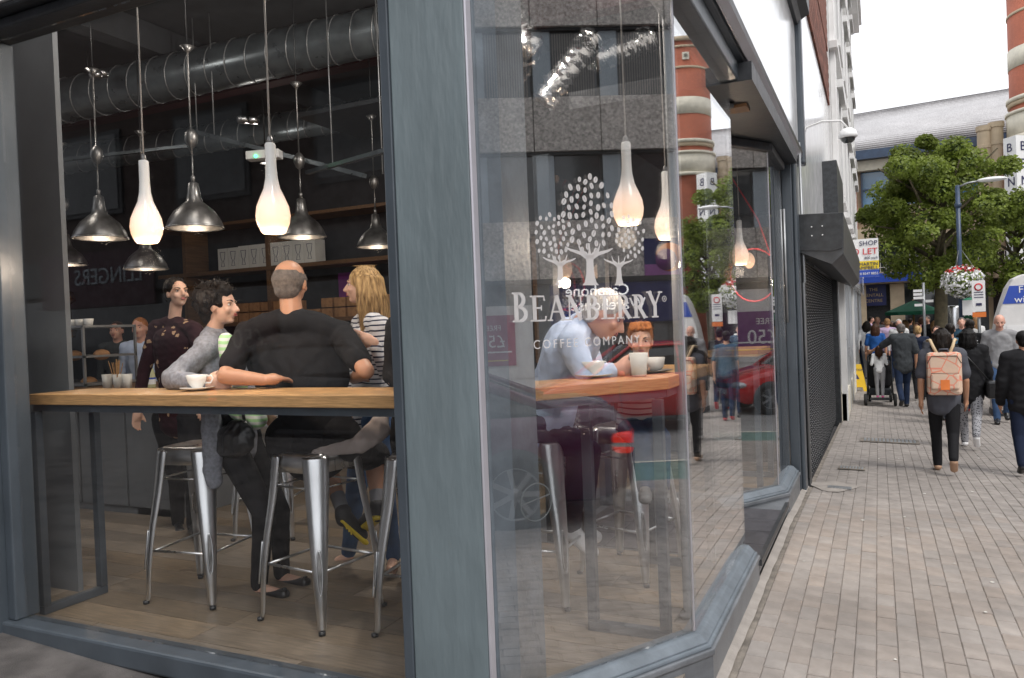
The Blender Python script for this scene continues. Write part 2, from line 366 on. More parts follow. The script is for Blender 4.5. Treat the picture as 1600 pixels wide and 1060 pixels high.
L.new(rp.outputs[0], b.inputs['Emission Color']); b.inputs['Emission Strength'].default_value = 1.0
M['opal'] = m
M['bulb'] = emis('warm_bulb', (1, .62, .3), 25)

# ---------------------------------------------------------------- ground
def strip(mb, xs, ys, dz=0.):
    vs = [(x, y, ground(x, y) + dz) for y in ys for x in xs]; n = len(xs)
    return mb.add(vs, [(j * n + i, j * n + i + 1, (j + 1) * n + i + 1, (j + 1) * n + i) for j in range(len(ys) - 1) for i in range(n - 1)])
ys = [-60, -30, -12, -6, -2, 0, 2, 4, 6, 8, 10, 12, 15, 25, 60, 200, 900]
strip(MB(), [-900, -100, -30, -8, -.64, 2, 4.2, 6, 9, 16, 60, 900], ys, -.06).build('ground', M['tarmac'], kind='structure', org=(0, 0, 0))
strip(MB(), [-.63, 0, 2, 4.2], [y for y in ys if y >= -2 and y <= 60], -.001).build('pavement', M['joint'], kind='structure', org=(0, 0, 0))
strip(MB(), [5.8, 9, 12.4], [y for y in ys if y >= -30 and y <= 60], -.05).build('road', M['road'], kind='structure', org=(0, 0, 0))
strip(MB(), [4.34, 5.72], [y for y in ys if y >= -30 and y <= 25], -.04).build('cycle_lane', M['lane'], kind='structure', org=(0, 0, 0))
mb = MB()
for x in (4.27, 5.72): strip(mb, [x, x + .08], [y for y in ys if y >= -30 and y <= 25], -.034)
for k in range(3): mb.add([(4.6 + .03, 5.2 + k * .8, ground(4.6, 5.2) - .033), (5.35, 5.5 + k * .8, ground(5.3, 5.2) - .033), (5.35, 5.62 + k * .8, ground(5.3, 5.2) - .033), (4.63, 5.32 + k * .8, ground(4.6, 5.2) - .033)], [(0, 1, 2, 3)])
mb.build('lane_markings', M['roadpaint'], kind='structure', org=(0, 0, 0))
strip(MB(), [12.4, 14, 15.5], [y for y in ys if y >= -30 and y <= 60], .06).build('far_pavement', M['slab'], kind='structure', org=(0, 0, 0))

m_ = MB(); XS = [-14, -8, -5, -3, -1.6, -1.0]; m_.add([(x, y, -.007 + (-2.8 - max(x, -5)) * .055) for y in (-3.0, 0, 2.295) for x in XS], [(j * 6 + i, j * 6 + i + 1, (j + 1) * 6 + i + 1, (j + 1) * 6 + i) for j in range(2) for i in range(5)])
m_.build('side_pavement', mat('stained_asphalt', (.075, .068, .066), .85, var=.6, scale=5, bump=.6, bscale=180), kind='structure', org=(0, 0, 0))
# block paving: the 300 nearest stones one by one, the others joined
pav = bpy.data.objects['pavement']
def stone_mesh():
    mb = MB(); w, l, h, c = .0443, .0877, .03, .004
    mb.add([(-w, -l, -h), (w, -l, -h), (w, l, -h), (-w, l, -h), (-w, -l, -c), (w, -l, -c), (w, l, -c), (-w, l, -c), (-w + c, -l + c, 0), (w - c, -l + c, 0), (w - c, l - c, 0), (-w + c, l - c, 0)],
           [(4, 5, 9, 8), (5, 6, 10, 9), (6, 7, 11, 10), (7, 4, 8, 11), (8, 9, 10, 11), (0, 1, 5, 4), (1, 2, 6, 5), (2, 3, 7, 6), (3, 0, 4, 7)])
    return mb
sm_ = stone_mesh(); sme = sm_.mesh('paving_stone', M['slab'])
stones = []
for i in range(54):
    x = -.545 + i * .09
    for j in range(-6, 190):
        y = .1 + j * .18 + (.09 if i % 2 else 0)
        if x < -.58 + 0 or x > 4.15: continue
        if y > 12 and x > y * .24: continue
        d = at(1, 1, Z=0) is None
        p = MW.T @ (V3(x, y, ground(x, y)) - CAM); vis = p[2] > .3 and abs(p[0] / p[2]) < .68 and abs(p[1] / p[2]) < .46
        stones.append((0 if vis else 1, math.hypot(x, y), x, y))
stones.sort(); far = MB(); tint = []
for k, (_, d, x, y) in enumerate(stones):
    z = ground(x, y) + .006 + rng.normal() * .0012
    tx, ty = rng.normal() * .008, rng.normal() * .006 - (.035 if 6 < y < 15 else 0)
    if k < 300:
        o = ob('paving_stone', sme, pav, (x, y, z)); o.rotation_euler = (ty, tx + .03, rng.normal() * .008)
    else:
        far.add([(vx + x, vy + y, vz + z - .03 * vx + ty * vy) for vx, vy, vz in sm_.v], sm_.f)
far.build('paving_stone_rows', M['slab'], pav, kind='stuff', org=(0, 0, 0))
mb = MB(); yy = np.linspace(2.2, 7.6, 60); vs = []
for y in yy:
    vs += [(-.66, y, ground(-.64, y) + .035), (-.612 + .003 * math.sin(y * 5) + .002 * math.sin(y * 19), y, ground(-.64, y) + .021)]
mb.add(vs, [(2 * i, 2 * i + 1, 2 * i + 3, 2 * i + 2) for i in range(59)])
mb.build('cement_fillet', M['screed'], kind='structure')
mb = MB(); c = (-.42, 7.75); pts = [(c[0] + .2 * math.cos(t) * (1 + .2 * math.sin(3 * t)), c[1] + .26 * math.sin(t) * (1 + .15 * math.cos(4 * t))) for t in np.linspace(0, 2 * PI, 20)[:-1]]
mb.add([(x, y, ground(x, y) + .0125) for x, y in pts] + [(*c, ground(*c) + .02)], [(i, (i + 1) % 19, 19) for i in range(19)])
mb.build('cement_patch', M['screed'], kind='structure')

rgl = np.random.default_rng(9); m_ = MB()
for k in range(46):
    x, y = rgl.uniform(-.5, 2.2), rgl.uniform(3.2, 13) ; r_ = rgl.uniform(.006, .016); z = ground(x, y) + .011
    m_.add([(x + r_ * math.cos(a) * rgl.uniform(.6, 1.2), y + r_ * 1.2 * math.sin(a) * rgl.uniform(.6, 1.2), z) for a in np.linspace(0, 2 * PI, 8)[:-1]] + [(x, y, z + .003)], [(i, (i + 1) % 7, 7) for i in range(7)])
m_.build('litter_specks', mat('gum_and_paper', (.6, .58, .54), .7, var=.5, scale=.8), kind='stuff')
def gat(px, py):
    z = -.3
    for _ in range(30): p = at(px, py, Z=z); z = ground(p[0], p[1])
    return p
# drain covers
def drain(x, y, w, l, label, slots, frame=M['joint']):
    t = empty('drain_cover', (x, y, ground(x, y) + .012), label, 'drain cover')
    tl = -.035 if 6 < y < 15 else 0
    a = MB().obox((x, y, ground(x, y) + .018), (w / 2, 0, -.03 * w / 2), (0, l / 2, tl * l / 2), (0, 0, .004)).build('frame', frame, t)
    for k in range(slots):
        q = -.5 + (k + .5) / slots
        MB().obox((x + q * w * .9, y, ground(x + q * w * .9, y) + .0225), (w * .28 / slots, 0, 0), (0, l * .42, tl * l * .42), (0, 0, .003)).build('grate_bar', M['galv'], t)
p = gat(1331, 734); drain(p[0], p[1], .26, .2, 'small steel drain cover set in the paving nearer the shop front', 8)
p = gat(1390, 691); drain(p[0], p[1], .72, .42, 'long steel drain grating across the paving behind the small cover', 14)
p = gat(1312, 765); drain(p[0], p[1], .2, .1, 'tiny grating at the foot of the roller shutter', 6, M['galv'])

# ---------------------------------------------------------------- cafe interior shell
FLR = MB().box(-13, -.74, 2.4, 14, -.12, -.012).build('cafe_floor', M['joint'], kind='structure', org=(0, 0, 0))
nP = 0
pl_mesh = {}
for j in range(34):
    y0 = 2.42 + j * .19; x = -8.6 + rng.uniform(0, 1.4)
    if j > 24: break
    while x < -.82:
        Lp = rng.choice([1.3, 1.6, 1.9]); x1 = min(x + Lp, -.80)
        key = round(x1 - x, 2)
        if key > .15:
            if key not in pl_mesh: pl_mesh[key] = MB().box(-key / 2 + .0015, key / 2 - .0015, -.0935, .0935, -.011, 0).mesh('floorboard', M['plank'])
            # keep boards inside the glass line
            xm = (x + x1) / 2
            lim = -1.20 + (y0 - 2.45) * .58 if y0 < 3.1 else -.80
            if x1 > lim:
                x1 = lim; k2 = round(x1 - x, 2)
                if k2 > .1:
                    o = ob('floorboard', MB().box(-k2 / 2 + .0015, k2 / 2 - .0015, -.0935, .0935, -.011, 0).mesh('floorboard', M['plank']), FLR, (x + k2 / 2, y0 + .095, 0))
                break
            ob('floorboard', pl_mesh[key], FLR, (xm, y0 + .095, rng.uniform(-.0006, .0006)))
        x = x1
MB().box(-13, -.8, 2.6, 14, 4.3, 4.4).build('cafe_ceiling', M['ceil'], kind='structure')
bw = MB().box(-13, -.9, 8.3, 8.45, 0, 4.3).build('back_wall', M['wall_in'], kind='structure')
MB().box(-13.1, -13, 2.4, 14, 0, 4.3).build('far_left_wall', M['wall_in'], kind='structure')
for x0, y0, x1, y1 in ((-12, 4.1, -1, 4.1), (-12, 6.2, -1, 6.2)):
    MB().box(x0, x1, y0, y0 + .16, 4.0, 4.299).build('ceiling_beam', M['beam'], kind='structure')
MB().box(-6.1, -5.9, 2.5, 8.3, 4.05, 4.298).build('ceiling_beam', M['ceil'], kind='structure')
MB().box(-4.4, -3.53, 2.72, 2.86, 0, 4.29).build('left_pier', M['panel_in'], kind='structure') if False else None
MB().box(-5.2, -4.14, 2.9, 2.93, 0, 4.29).build('inside_pier', M['panel_in'], kind='structure')

# ---------------------------------------------------------------- cafe front
CF = empty('cafe_front', (-1.4, 2.35, 0), 'dark blue-grey painted cafe shopfront wrapped round the street corner', 'shopfront')
# pillar
MB().prism([(-1.535, 2.335), (-1.252, 2.372), (-1.252, 2.80), (-1.535, 2.80)], -.13, 3.0).build('pillar', M['paint_brush'], CF, bev=.006)
mb = MB(); mb.prism([(-1.251, 2.368), (-1.243, 2.372), (-1.236, 2.395), (-1.251, 2.400)], -.13, 3.0); mb.build('edge_trim', M['chrome'], CF, bev=.003)
MB().prism([(-1.2515, 2.402), (-1.238, 2.408), (-1.19, 2.49), (-1.19, 2.72), (-1.2515, 2.72)], 0, 2.99).build('inner_lining', M['paint_light'], CF)
MB().box(-1.575, -1.536, 2.33, 2.42, .05, 2.9).build('glazing_bar', M['paint'], CF, bev=.004)
# left window
MB().box(-3.74, -1.577, 2.345, 2.357, .10, 2.857).build('glass_pane', M['glass_dark'], CF)
MB().box(-3.84, -1.576, 2.27, 2.40, -.0, .098).build('window_sill', M['paint'], CF, bev=.012)
MB().box(-3.9, -1.54, 2.30, 2.41, -.16, -.001).build('plinth', M['paint'], CF)
MB().box(-3.80, -3.742, 2.30, 2.42, .0985, 2.857).build('window_jamb', M['paint'], CF, bev=.008)
MB().box(-3.88, -3.802, 2.24, 2.42, -.1, 2.9).build('window_jamb', M['paint'], CF, bev=.012)
MB().box(-3.98, -3.884, 2.2, 2.42, -.14, 2.9).build('window_jamb', M['paint'], CF, bev=.012)
MB().box(-3.985, -1.54, 2.26, 2.42, 2.858, 2.905).build('window_head', M['dark'], CF, bev=.01)
MB().box(-3.99, -1.5, 2.2, 2.42, 2.906, 2.93).build('window_head', M['dark'], CF, bev=.012)
MB().box(-4.6, -1.26, 2.19, 2.42, 2.931, 3.9).build('sign_board', M['whitegloss'], CF)
MB().box(-6.5, -3.985, 2.3, 2.5, -.2, 4.4).build('side_wall', M['dark'], CF)
# chamfered corner and street windows: sills, glass
def seg(mb, a, b, off0, off1, z0, z1):
    a = np.array(a, float); b = np.array(b, float); d = nrm(b - a); n = V3(d[1], -d[0])
    mb.prism([tuple(a + n * off0), tuple(b + n * off0), tuple(b + n * off1), tuple(a + n * off1)][::-1] if False else [tuple(a + n * off1), tuple(b + n * off1), tuple(b + n * off0), tuple(a + n * off0)], z0, z1)
def bay(A, B, C_, zt):
    """A->B chamfer, B->C_ along the street: sill, glass, head"""
    A, B, C_ = V3(*A), V3(*B), V3(*C_)
    d1 = nrm(B - A); d2 = nrm(C_ - B); n1 = V3(d1[1], -d1[0]); n2 = V3(d2[1], -d2[0]); nm = nrm(n1 + n2); k = 1 / nm.dot(n1)
    def ring(o0, o1): return [tuple(A + n1 * o1), tuple(B + nm * k * o1), tuple(C_ + n2 * o1), tuple(C_ + n2 * o0), tuple(B + nm * k * o0), tuple(A + n1 * o0)]
    def hexp(mb, o0, o1, z0, z1, o1t=None):
        q0 = ring(o0, o1); q1 = ring(o0, o1 if o1t is None else o1t)
        vs = [(x, y, z0) for x, y in q0] + [(x, y, z1) for x, y in q1]
        fs = [(5, 4, 1, 0), (4, 3, 2, 1), (6, 7, 10, 11), (7, 8, 9, 10)] + [(i, (i + 1) % 6, 6 + (i + 1) % 6, 6 + i) for i in range(6)]
        return mb.add(vs, fs)
    hexp(MB(), -.06, .075, .045, .062, .070).build('window_sill', M['paint_light'], CF, bev=.006)
    hexp(MB(), -.05, .062, .062, .0975, .026).build('sill_top', M['paint_light'], CF, bev=.008)
    hexp(MB(), -.04, .088, .018, .045).build('sill_nosing', M['riser'], CF, bev=.006)
    hexp(MB(), -.03, .080, -.40, .018).build('plinth', M['riser'], CF)
    for (P, Q) in ((A, B), (B, C_)):
        d = nrm(Q - P); n = V3(d[1], -d[0])
        m = MB(); P2 = P + d * .004; Q2 = Q - d * .004
        m.prism([tuple(P2 + n * .006), tuple(Q2 + n * .006), tuple(Q2 - n * .006), tuple(P2 - n * .006)], .098, zt)
        m.build('glass_pane', M['glass'], CF)
    m = MB(); m.lathe([(.005, .1), (.005, zt)], (B[0], B[1], 0), 8); m.build('glass_seal', M['chrome'], CF)
    return hexp
ZT = 2.755
h1 = bay((-1.235, 2.405), (-.735, 3.24), (-.735, 4.60), ZT)
h1(MB(), -.10, .06, ZT, 2.86).build('window_head', M['paint'], CF, bev=.01)
h2 = bay((-1.10, 5.70), (-.735, 6.32), (-.735, 7.18), 2.68)
h2(MB(), -.06, .04, 2.68, 2.744).build('window_head', M['dark'], CF, bev=.008)
MB().box(-.83, -.745, 7.185, 7.30, -.2, 2.75).build('window_jamb', M['black'], CF, bev=.004)
# doorway between the two bays
MB().box(-2.3, -.655, 4.61, 6.3, -.06, .004).build('door_step', M['riser'], CF)
tl = MB().box(-.60 - .03, -.60, 4.5, 6.1, 0, .01)
for i in range(4):
    for j in range(4):
        x = -.66 - i * .31; y = 4.62 + j * .31
        MB().box(x - .306, x - .003, y, y + .304, .003, .012).build('floor_tile', M['tile'], CF)
MB().box(-.665, -.640, 4.60, 6.1, -.02, .016).build('door_threshold', M['black'], CF)
MB().box(-1.7, -.60, 4.58, 7.3, 2.745, 2.85).build('door_soffit', M['dark'], CF)
p = at(1158, 150, Z=2.74)
MB().box(-.96, -.70, 5.05, 5.2, 2.725, 2.744).build('soffit_vent', M['shelfwood'], CF)
MB().lathe([(.0, -.02), (.06, -.02), (.065, 0), (.03, 0)], (-.83, 5.0, 2.74), 16).build('soffit_lamp', M['black'], CF)
MB().box(-1.95, -1.90, 4.7, 5.7, .05, 2.4).build('door', M['glass_far'], CF)
for q in ((-1.98, -1.87, 4.62, 4.72), (-1.98, -1.87, 5.68, 5.78)): MB().box(*q, .0, 2.5).build('door_frame', M['paint'], CF)
# fascia along the street
mb = MB()
prof = [(-.70, 2.86), (-.645, 2.87), (-.635, 2.905), (-.60, 2.915), (-.59, 2.95), (-.62, 2.965), (-.615, 3.0), (-.70, 3.0)]
mb.ext(prof, (0, 3.14, 0), (1, 0, 0), (0, 0, 1), (0, 4.76, 0)); mb.build('fascia_moulding', M['paint'], CF, bev=.003)
MB().ext([(-.632, 2.872), (-.626, 2.872), (-.595, 2.912), (-.601, 2.914)], (0, 3.13, 0), (1, 0, 0), (0, 0, 1), (0, 4.75, 0)).build('fascia_bead', M['chrome'], CF)
A_, B_ = V3(-1.235, 2.405), V3(-.735, 3.24); m = MB(); seg(m, A_, B_, -.1, .10, 2.861, 3.0); m.build('fascia_moulding', M['paint'], CF)
m = MB(); seg(m, A_, B_, -.1, .07, 3.001, 4.2); m.build('sign_board', M['whitegloss'], CF)
MB().box(-.70, -.63, 3.27, 7.85, 3.001, 4.15).build('sign_board', M['whitegloss'], CF)
MB().ext([(-.70, 4.15), (-.60, 4.15), (-.57, 4.22), (-.50, 4.26), (-.50, 4.4), (-.70, 4.4)], (0, 3.2, 0), (1, 0, 0), (0, 0, 1), (0, 4.75, 0)).build('cornice', M['dark'], CF, bev=.004)
# pilaster and pipes at the far end
MB().box(-.74, -.655, 7.31, 7.62, -.3, 2.86).build('pilaster', M['paint'], CF, bev=.006)
MB().box(-.655, -.62, 7.36, 7.56, -.3, 2.80).build('pilaster_face', M['paint'], CF, bev=.012)
MB().box(-.70, -.575, 7.86, 8.02, 2.84, 4.5).build('end_console', M['paint'], CF, bev=.02)
MB().tube([(-.61, 7.66, -.1), (-.61, 7.66, 1.7), (-.60, 7.66, 1.72), (-.61, 7.66, 3.0)], .013, 8).build('pipe', M['galv'], CF)
MB().tube([(-.72, 7.24, 1.35), (-.72, 7.24, 2.35)], .012, 8).build('pipe', M['galv'], CF)
# logo on the corner glass
GP = [o for o in CF.children if o.name.startswith('glass_pane')][1]
gA = V3(-1.235, 2.405); gd = nrm(V3(-.735, 3.24) - gA); gn = V3(gd[1], -gd[0])
GO = V3(gA[0], gA[1], 0) + V3(gn[0], gn[1], 0) * .0075; GD = V3(gd[0], gd[1], 0); GU = V3(0, 0, 1); GN = V3(gn[0], gn[1], 0)
def gpt(px, py):
    r = ray(px, py); t = (GO - CAM).dot(GN) / r.dot(GN); p = CAM + r * t; return V3((p - GO).dot(GD), p[2])
def decal(name, polys, depth=.0008):
    mb = MB()
    for poly in polys: mb.ext([tuple(q) for q in poly], GO, GD, GU, GN * depth)
    return mb.build(name, M['vinyl'], GP)
def fat(pts, ws):
    pts = [V3(*p) for p in pts]; Lf, Rt = [], []
    for i, p in enumerate(pts):
        d = nrm(pts[min(i + 1, len(pts) - 1)] - pts[max(i - 1, 0)]); n = V3(-d[1], d[0]); w = ws if np.isscalar(ws) else ws[i]
        Lf.append(p + n * w / 2); Rt.append(p - n * w / 2)
    return [[Lf[i], Lf[i + 1], Rt[i + 1], Rt[i]] for i in range(len(pts) - 1)]
bean = None
def beans(cx, cy, rx, ry, n, s, cut=None):
    done = []; tries = 0
    while len(done) < n and tries < 9000:
        tries += 1
        a = rng.uniform(0, 2 * PI); q = math.sqrt(rng.uniform(0, 1)); x = cx + rx * q * math.cos(a); y = cy + ry * q * math.sin(a)
        if cut and cut(x, y): continue
        if any((x - X) ** 2 + (y - Y) ** 2 < (1.28 * s) ** 2 for X, Y in done): continue
        if any((x - X) ** 2 + (y - Y) ** 2 < (1.2 * (s + s2) / 2) ** 2 for X, Y, s2 in ALLB): continue
        done.append((x, y))
    for x, y in done:
        ALLB.append((x, y, s)); k = rng.uniform(.8, 1.1) * s / 2 * 1.05; an = rng.uniform(.9, 2.1); ca, sa = math.cos(an), math.sin(an); polys = []
        for sg in (1, -1):
            top = [(k * 1.1 * math.cos(t), sg * k * .8 * math.sin(t)) for t in np.linspace(0.12, PI - .12, 8)]
            sl = [(-k * .9, sg * .06 * k), (0, (sg * .07 + .05) * k), (k * .9, sg * .07 * k)]
            pp = top + sl; pp = pp if sg > 0 else pp[::-1]
            polys.append([(x + u * ca - v * sa, y + u * sa + v * ca) for u, v in pp])
        decal('bean', polys)
ALLB = []
def tree_logo(pb, w, h, crown):
    """trunk with arms; pb bottom centre (m on the glass)"""
    x, y = pb; polys = []
    polys += fat([(x, y), (x, y + h * .08), (x, y + h * .3), (x, y + h * .62), (x, y + h * .8)], [w * .62, w * .44, w * .3, w * .26, w * .34])
    for sx, hh, ex in ((-1, 1.0, .9), (1, 1.0, .9), (-1, 1.12, .42), (1, 1.12, .42), (0, 1.12, .0)):
        polys += fat([(x + sx * w * .05, y + h * .72), (x + sx * w * ex * .35, y + h * .84), (x + sx * w * ex * .8, y + h * .93), (x + sx * w * ex, y + h * hh)], [w * .15, w * .11, w * .07, w * .03])
    return decal('logo_tree_trunk', polys)
c1 = gpt(920, 446); t1 = gpt(920, 386); sc = t1[1] - c1[1]
tree_logo(gpt(923, 446), .13, sc * .98, 0); tree_logo(gpt(876, 446), .085, sc * .7, 0); tree_logo(gpt(968, 446), .085, sc * .7, 0)
cm = gpt(920, 330); e1 = gpt(960, 330); tp = gpt(918, 268); bt = gpt(920, 400)
beans(cm[0], cm[1] - .01, .125, .145, 85, .0225, lambda x, y: y < c1[1] + sc * .75 + .25 * abs(x - c1[0]))
cl = gpt(862, 370); cr = gpt(985, 370)
beans(cl[0], cl[1], .078, .085, 45, .0170, lambda x, y: y < c1[1] + sc * .62)
beans(cr[0], cr[1], .078, .085, 45, .0170, lambda x, y: y < c1[1] + sc * .62)

# lettering with serifs
def glyph(ch):
    T, t = .17, .07
    def st(x, y0=0, y1=1, w=T): return fat([(x, y0), (x, y1)], w)
    def sf(x, y, w=.34): return [[(x - w / 2, y - .03), (x + w / 2, y - .03), (x + w / 2, y + .03), (x - w / 2, y + .03)]]
    def bow(x, y0, y1, r, w=T):
        cy = (y0 + y1) / 2; h = (y1 - y0) / 2 - .03; ts = np.linspace(-PI / 2, PI / 2, 9)
        return fat([(x, y0 + .03)] + [(x + .1 + r * math.cos(a), cy + h * math.sin(a)) for a in ts] + [(x, y1 - .03)], [t] + [t + (w - t) * math.cos(a) for a in ts] + [t])
    if ch == 'B': return st(.2) + sf(.2, .03) + sf(.2, .97) + bow(.2, .5, 1, .22) + bow(.2, 0, .53, .30), .78
    if ch == 'E': return st(.2) + sf(.18, .03) + sf(.18, .97) + fat([(.2, .97), (.62, .97), (.64, .8)], t) + fat([(.2, .52), (.5, .52)], t) + fat([(.5, .42), (.5, .62)], .05) + fat([(.2, .03), (.66, .03), (.69, .2)], t), .76
    if ch == 'A': return fat([(.12, 0), (.42, 1)], t) + fat([(.42, 1), (.74, 0)], T) + fat([(.24, .36), (.6, .36)], .06) + sf(.12, .03, .24) + sf(.74, .03, .3), .86
    if ch == 'N': return st(.15, 0, 1, t) + fat([(.15, 1), (.68, 0)], T) + st(.68, 0, 1, t) + sf(.15, .03, .26) + sf(.12, .97, .22) + sf(.68, .97, .26), .86
    if ch == 'R': return st(.2) + sf(.2, .03) + sf(.2, .97) + bow(.2, .46, 1, .24) + fat([(.36, .48), (.68, 0)], T) + sf(.70, .03, .2), .82
    if ch == 'Y': return fat([(.1, 1), (.4, .45)], T) + fat([(.7, 1), (.4, .45)], t) + st(.4, 0, .48) + sf(.4, .03) + sf(.1, .97, .28) + sf(.7, .97, .24), .78
a = gpt(800, 504); b = gpt(1035, 499); H = gpt(880, 462)[1] - gpt(880, 504)[1]
word = 'BEANBERRY'; tot = sum(glyph(c)[1] for c in word); wd = b[0] - a[0]; x = a[0]
for i, ch in enumerate(word):
    gl, wv = glyph(ch); sx = wd / tot; hh = H * (1.06 if i in (0, 8) else .94)
    decal('letter_' + ch.lower(), [[(x + q[0] * sx, a[1] + q[1] * hh) for q in p_] for p_ in gl]); x += wv * sx
a = gpt(835, 546)
def gtext(s, p, size, sp=1.):
    o = GO + GD * p[0] + GU * p[1] + GN * .0006
    return text(s, 'lettering', size, o, GD, GU, M['vinyl'], .0008, GP, space=sp)
gtext('COFFEE COMPANY', gpt(833, 546), .047, 1.38); gtext('EST. 2010', gpt(905, 548), .022, 1.5) if False else None
rr_ = gpt(1038, 467); ts = np.linspace(0, 2 * PI, 17)
decal('registered_ring', fat([(rr_[0] + .011 * math.cos(t), rr_[1] + .011 * math.sin(t)) for t in ts], .002)); gtext('R', (rr_[0] - .004, rr_[1] - .005), .014)
# round door sticker
q = gpt(838, 785)
decal('round_sticker', fat([(q[0] + .068 * math.cos(t), q[1] + .068 * math.sin(t)) for t in np.linspace(0, 2 * PI, 25)], .004) + fat([(q[0] - .06, q[1]), (q[0] + .06, q[1] + .02)], .004))
for o in list(GP.children):
    if o.name.startswith('round_sticker'): o.data.materials[0] = mat('clear_sticker', (.09, .10, .105), .5)
ORD = 'first second third fourth fifth sixth seventh eighth ninth tenth eleventh twelfth thirteenth fourteenth fifteenth sixteenth'.split()
# ---------------------------------------------------------------- bar along the windows
BT, BB = 1.152, 1.098
bar = empty('window_bar', (-3, 2.77, 0), 'long timber breakfast bar behind the left window with a grey steel frame', 'bar')
MB().box(-4.02, -1.60, 2.578, 2.95, BB, BT).build('bar_top', M['wood'], bar, bev=.004)
MB().box(-4.0, -1.60, 2.60, 2.63, 1.062, BB - .001).build('apron', M['paint'], bar)
MB().box(-4.0, -1.60, 2.90, 2.93, 1.062, BB - .001).build('apron', M['paint'], bar)
def legframe(x, y0, y1, parent, ax='Y'):
    m = MB(); w = .022
    if ax == 'Y':
        m.box(x - w, x + w, y0, y0 + .04, 0.045, 1.061); m.box(x - w, x + w, y1 - .04, y1, 0.045, 1.061); m.box(x - w, x + w, y0, y1, 0.002, .044)
    else:
        m.box(y0, y0 + .045, x - w, x + w, 0.045, 1.061); m.box(y1 - .045, y1, x - w, x + w, 0.045, 1.061); m.box(y0, y1, x - w, x + w, 0.002, .044)
    return m.build('leg_frame', M['paint'], parent, bev=.003)
legframe(-3.98, 2.58, 2.95, bar); legframe(-1.63, 2.60, 2.95, bar)
bar2 = empty('window_bar', (-1.1, 3.6, 0), 'orange-lit timber bar bending round the corner behind the logo window', 'bar')
o_ = [(-1.31, 2.83), (-.85, 3.42), (-.85, 4.45)]; i_ = [(-1.235, 4.45), (-1.235, 3.52), (-1.60, 3.05)]
MB().prism(o_ + i_, BB, BT).build('bar_top', M['wood'], bar2, bev=.004)
m = MB()
m.bar((-1.30, 2.86, 1.08), (-.87, 3.43, 1.08), .02, .034); m.bar((-.87, 3.43, 1.08), (-.87, 4.43, 1.08), .02, .034); m.bar((-1.22, 3.54, 1.08), (-1.22, 4.43, 1.08), .02, .034)
m.build('apron', M['paint'], bar2)
legframe(3.35, -1.24, -.86, bar2, 'X'); legframe(4.40, -1.24, -.86, bar2, 'X')
MB().lathe([(.001, 0), (.052, 0), (.05, .012), (.032, .02), (.032, 3.9)], (-.845, 3.66, 0), 16).build('steel_column', M['panel_in'], label='round grey steel column standing behind the corner glass', cat='column')
bar3 = empty('window_bar', (-1.05, 6.8, 0), 'narrow timber bar behind the second street window past the doorway', 'bar')
MB().box(-1.25, -.86, 6.35, 7.15, BB, BT).build('bar_top', M['wood'], bar3); legframe(6.4, -1.24, -.86, bar3, 'X'); legframe(7.1, -1.24, -.86, bar3, 'X')

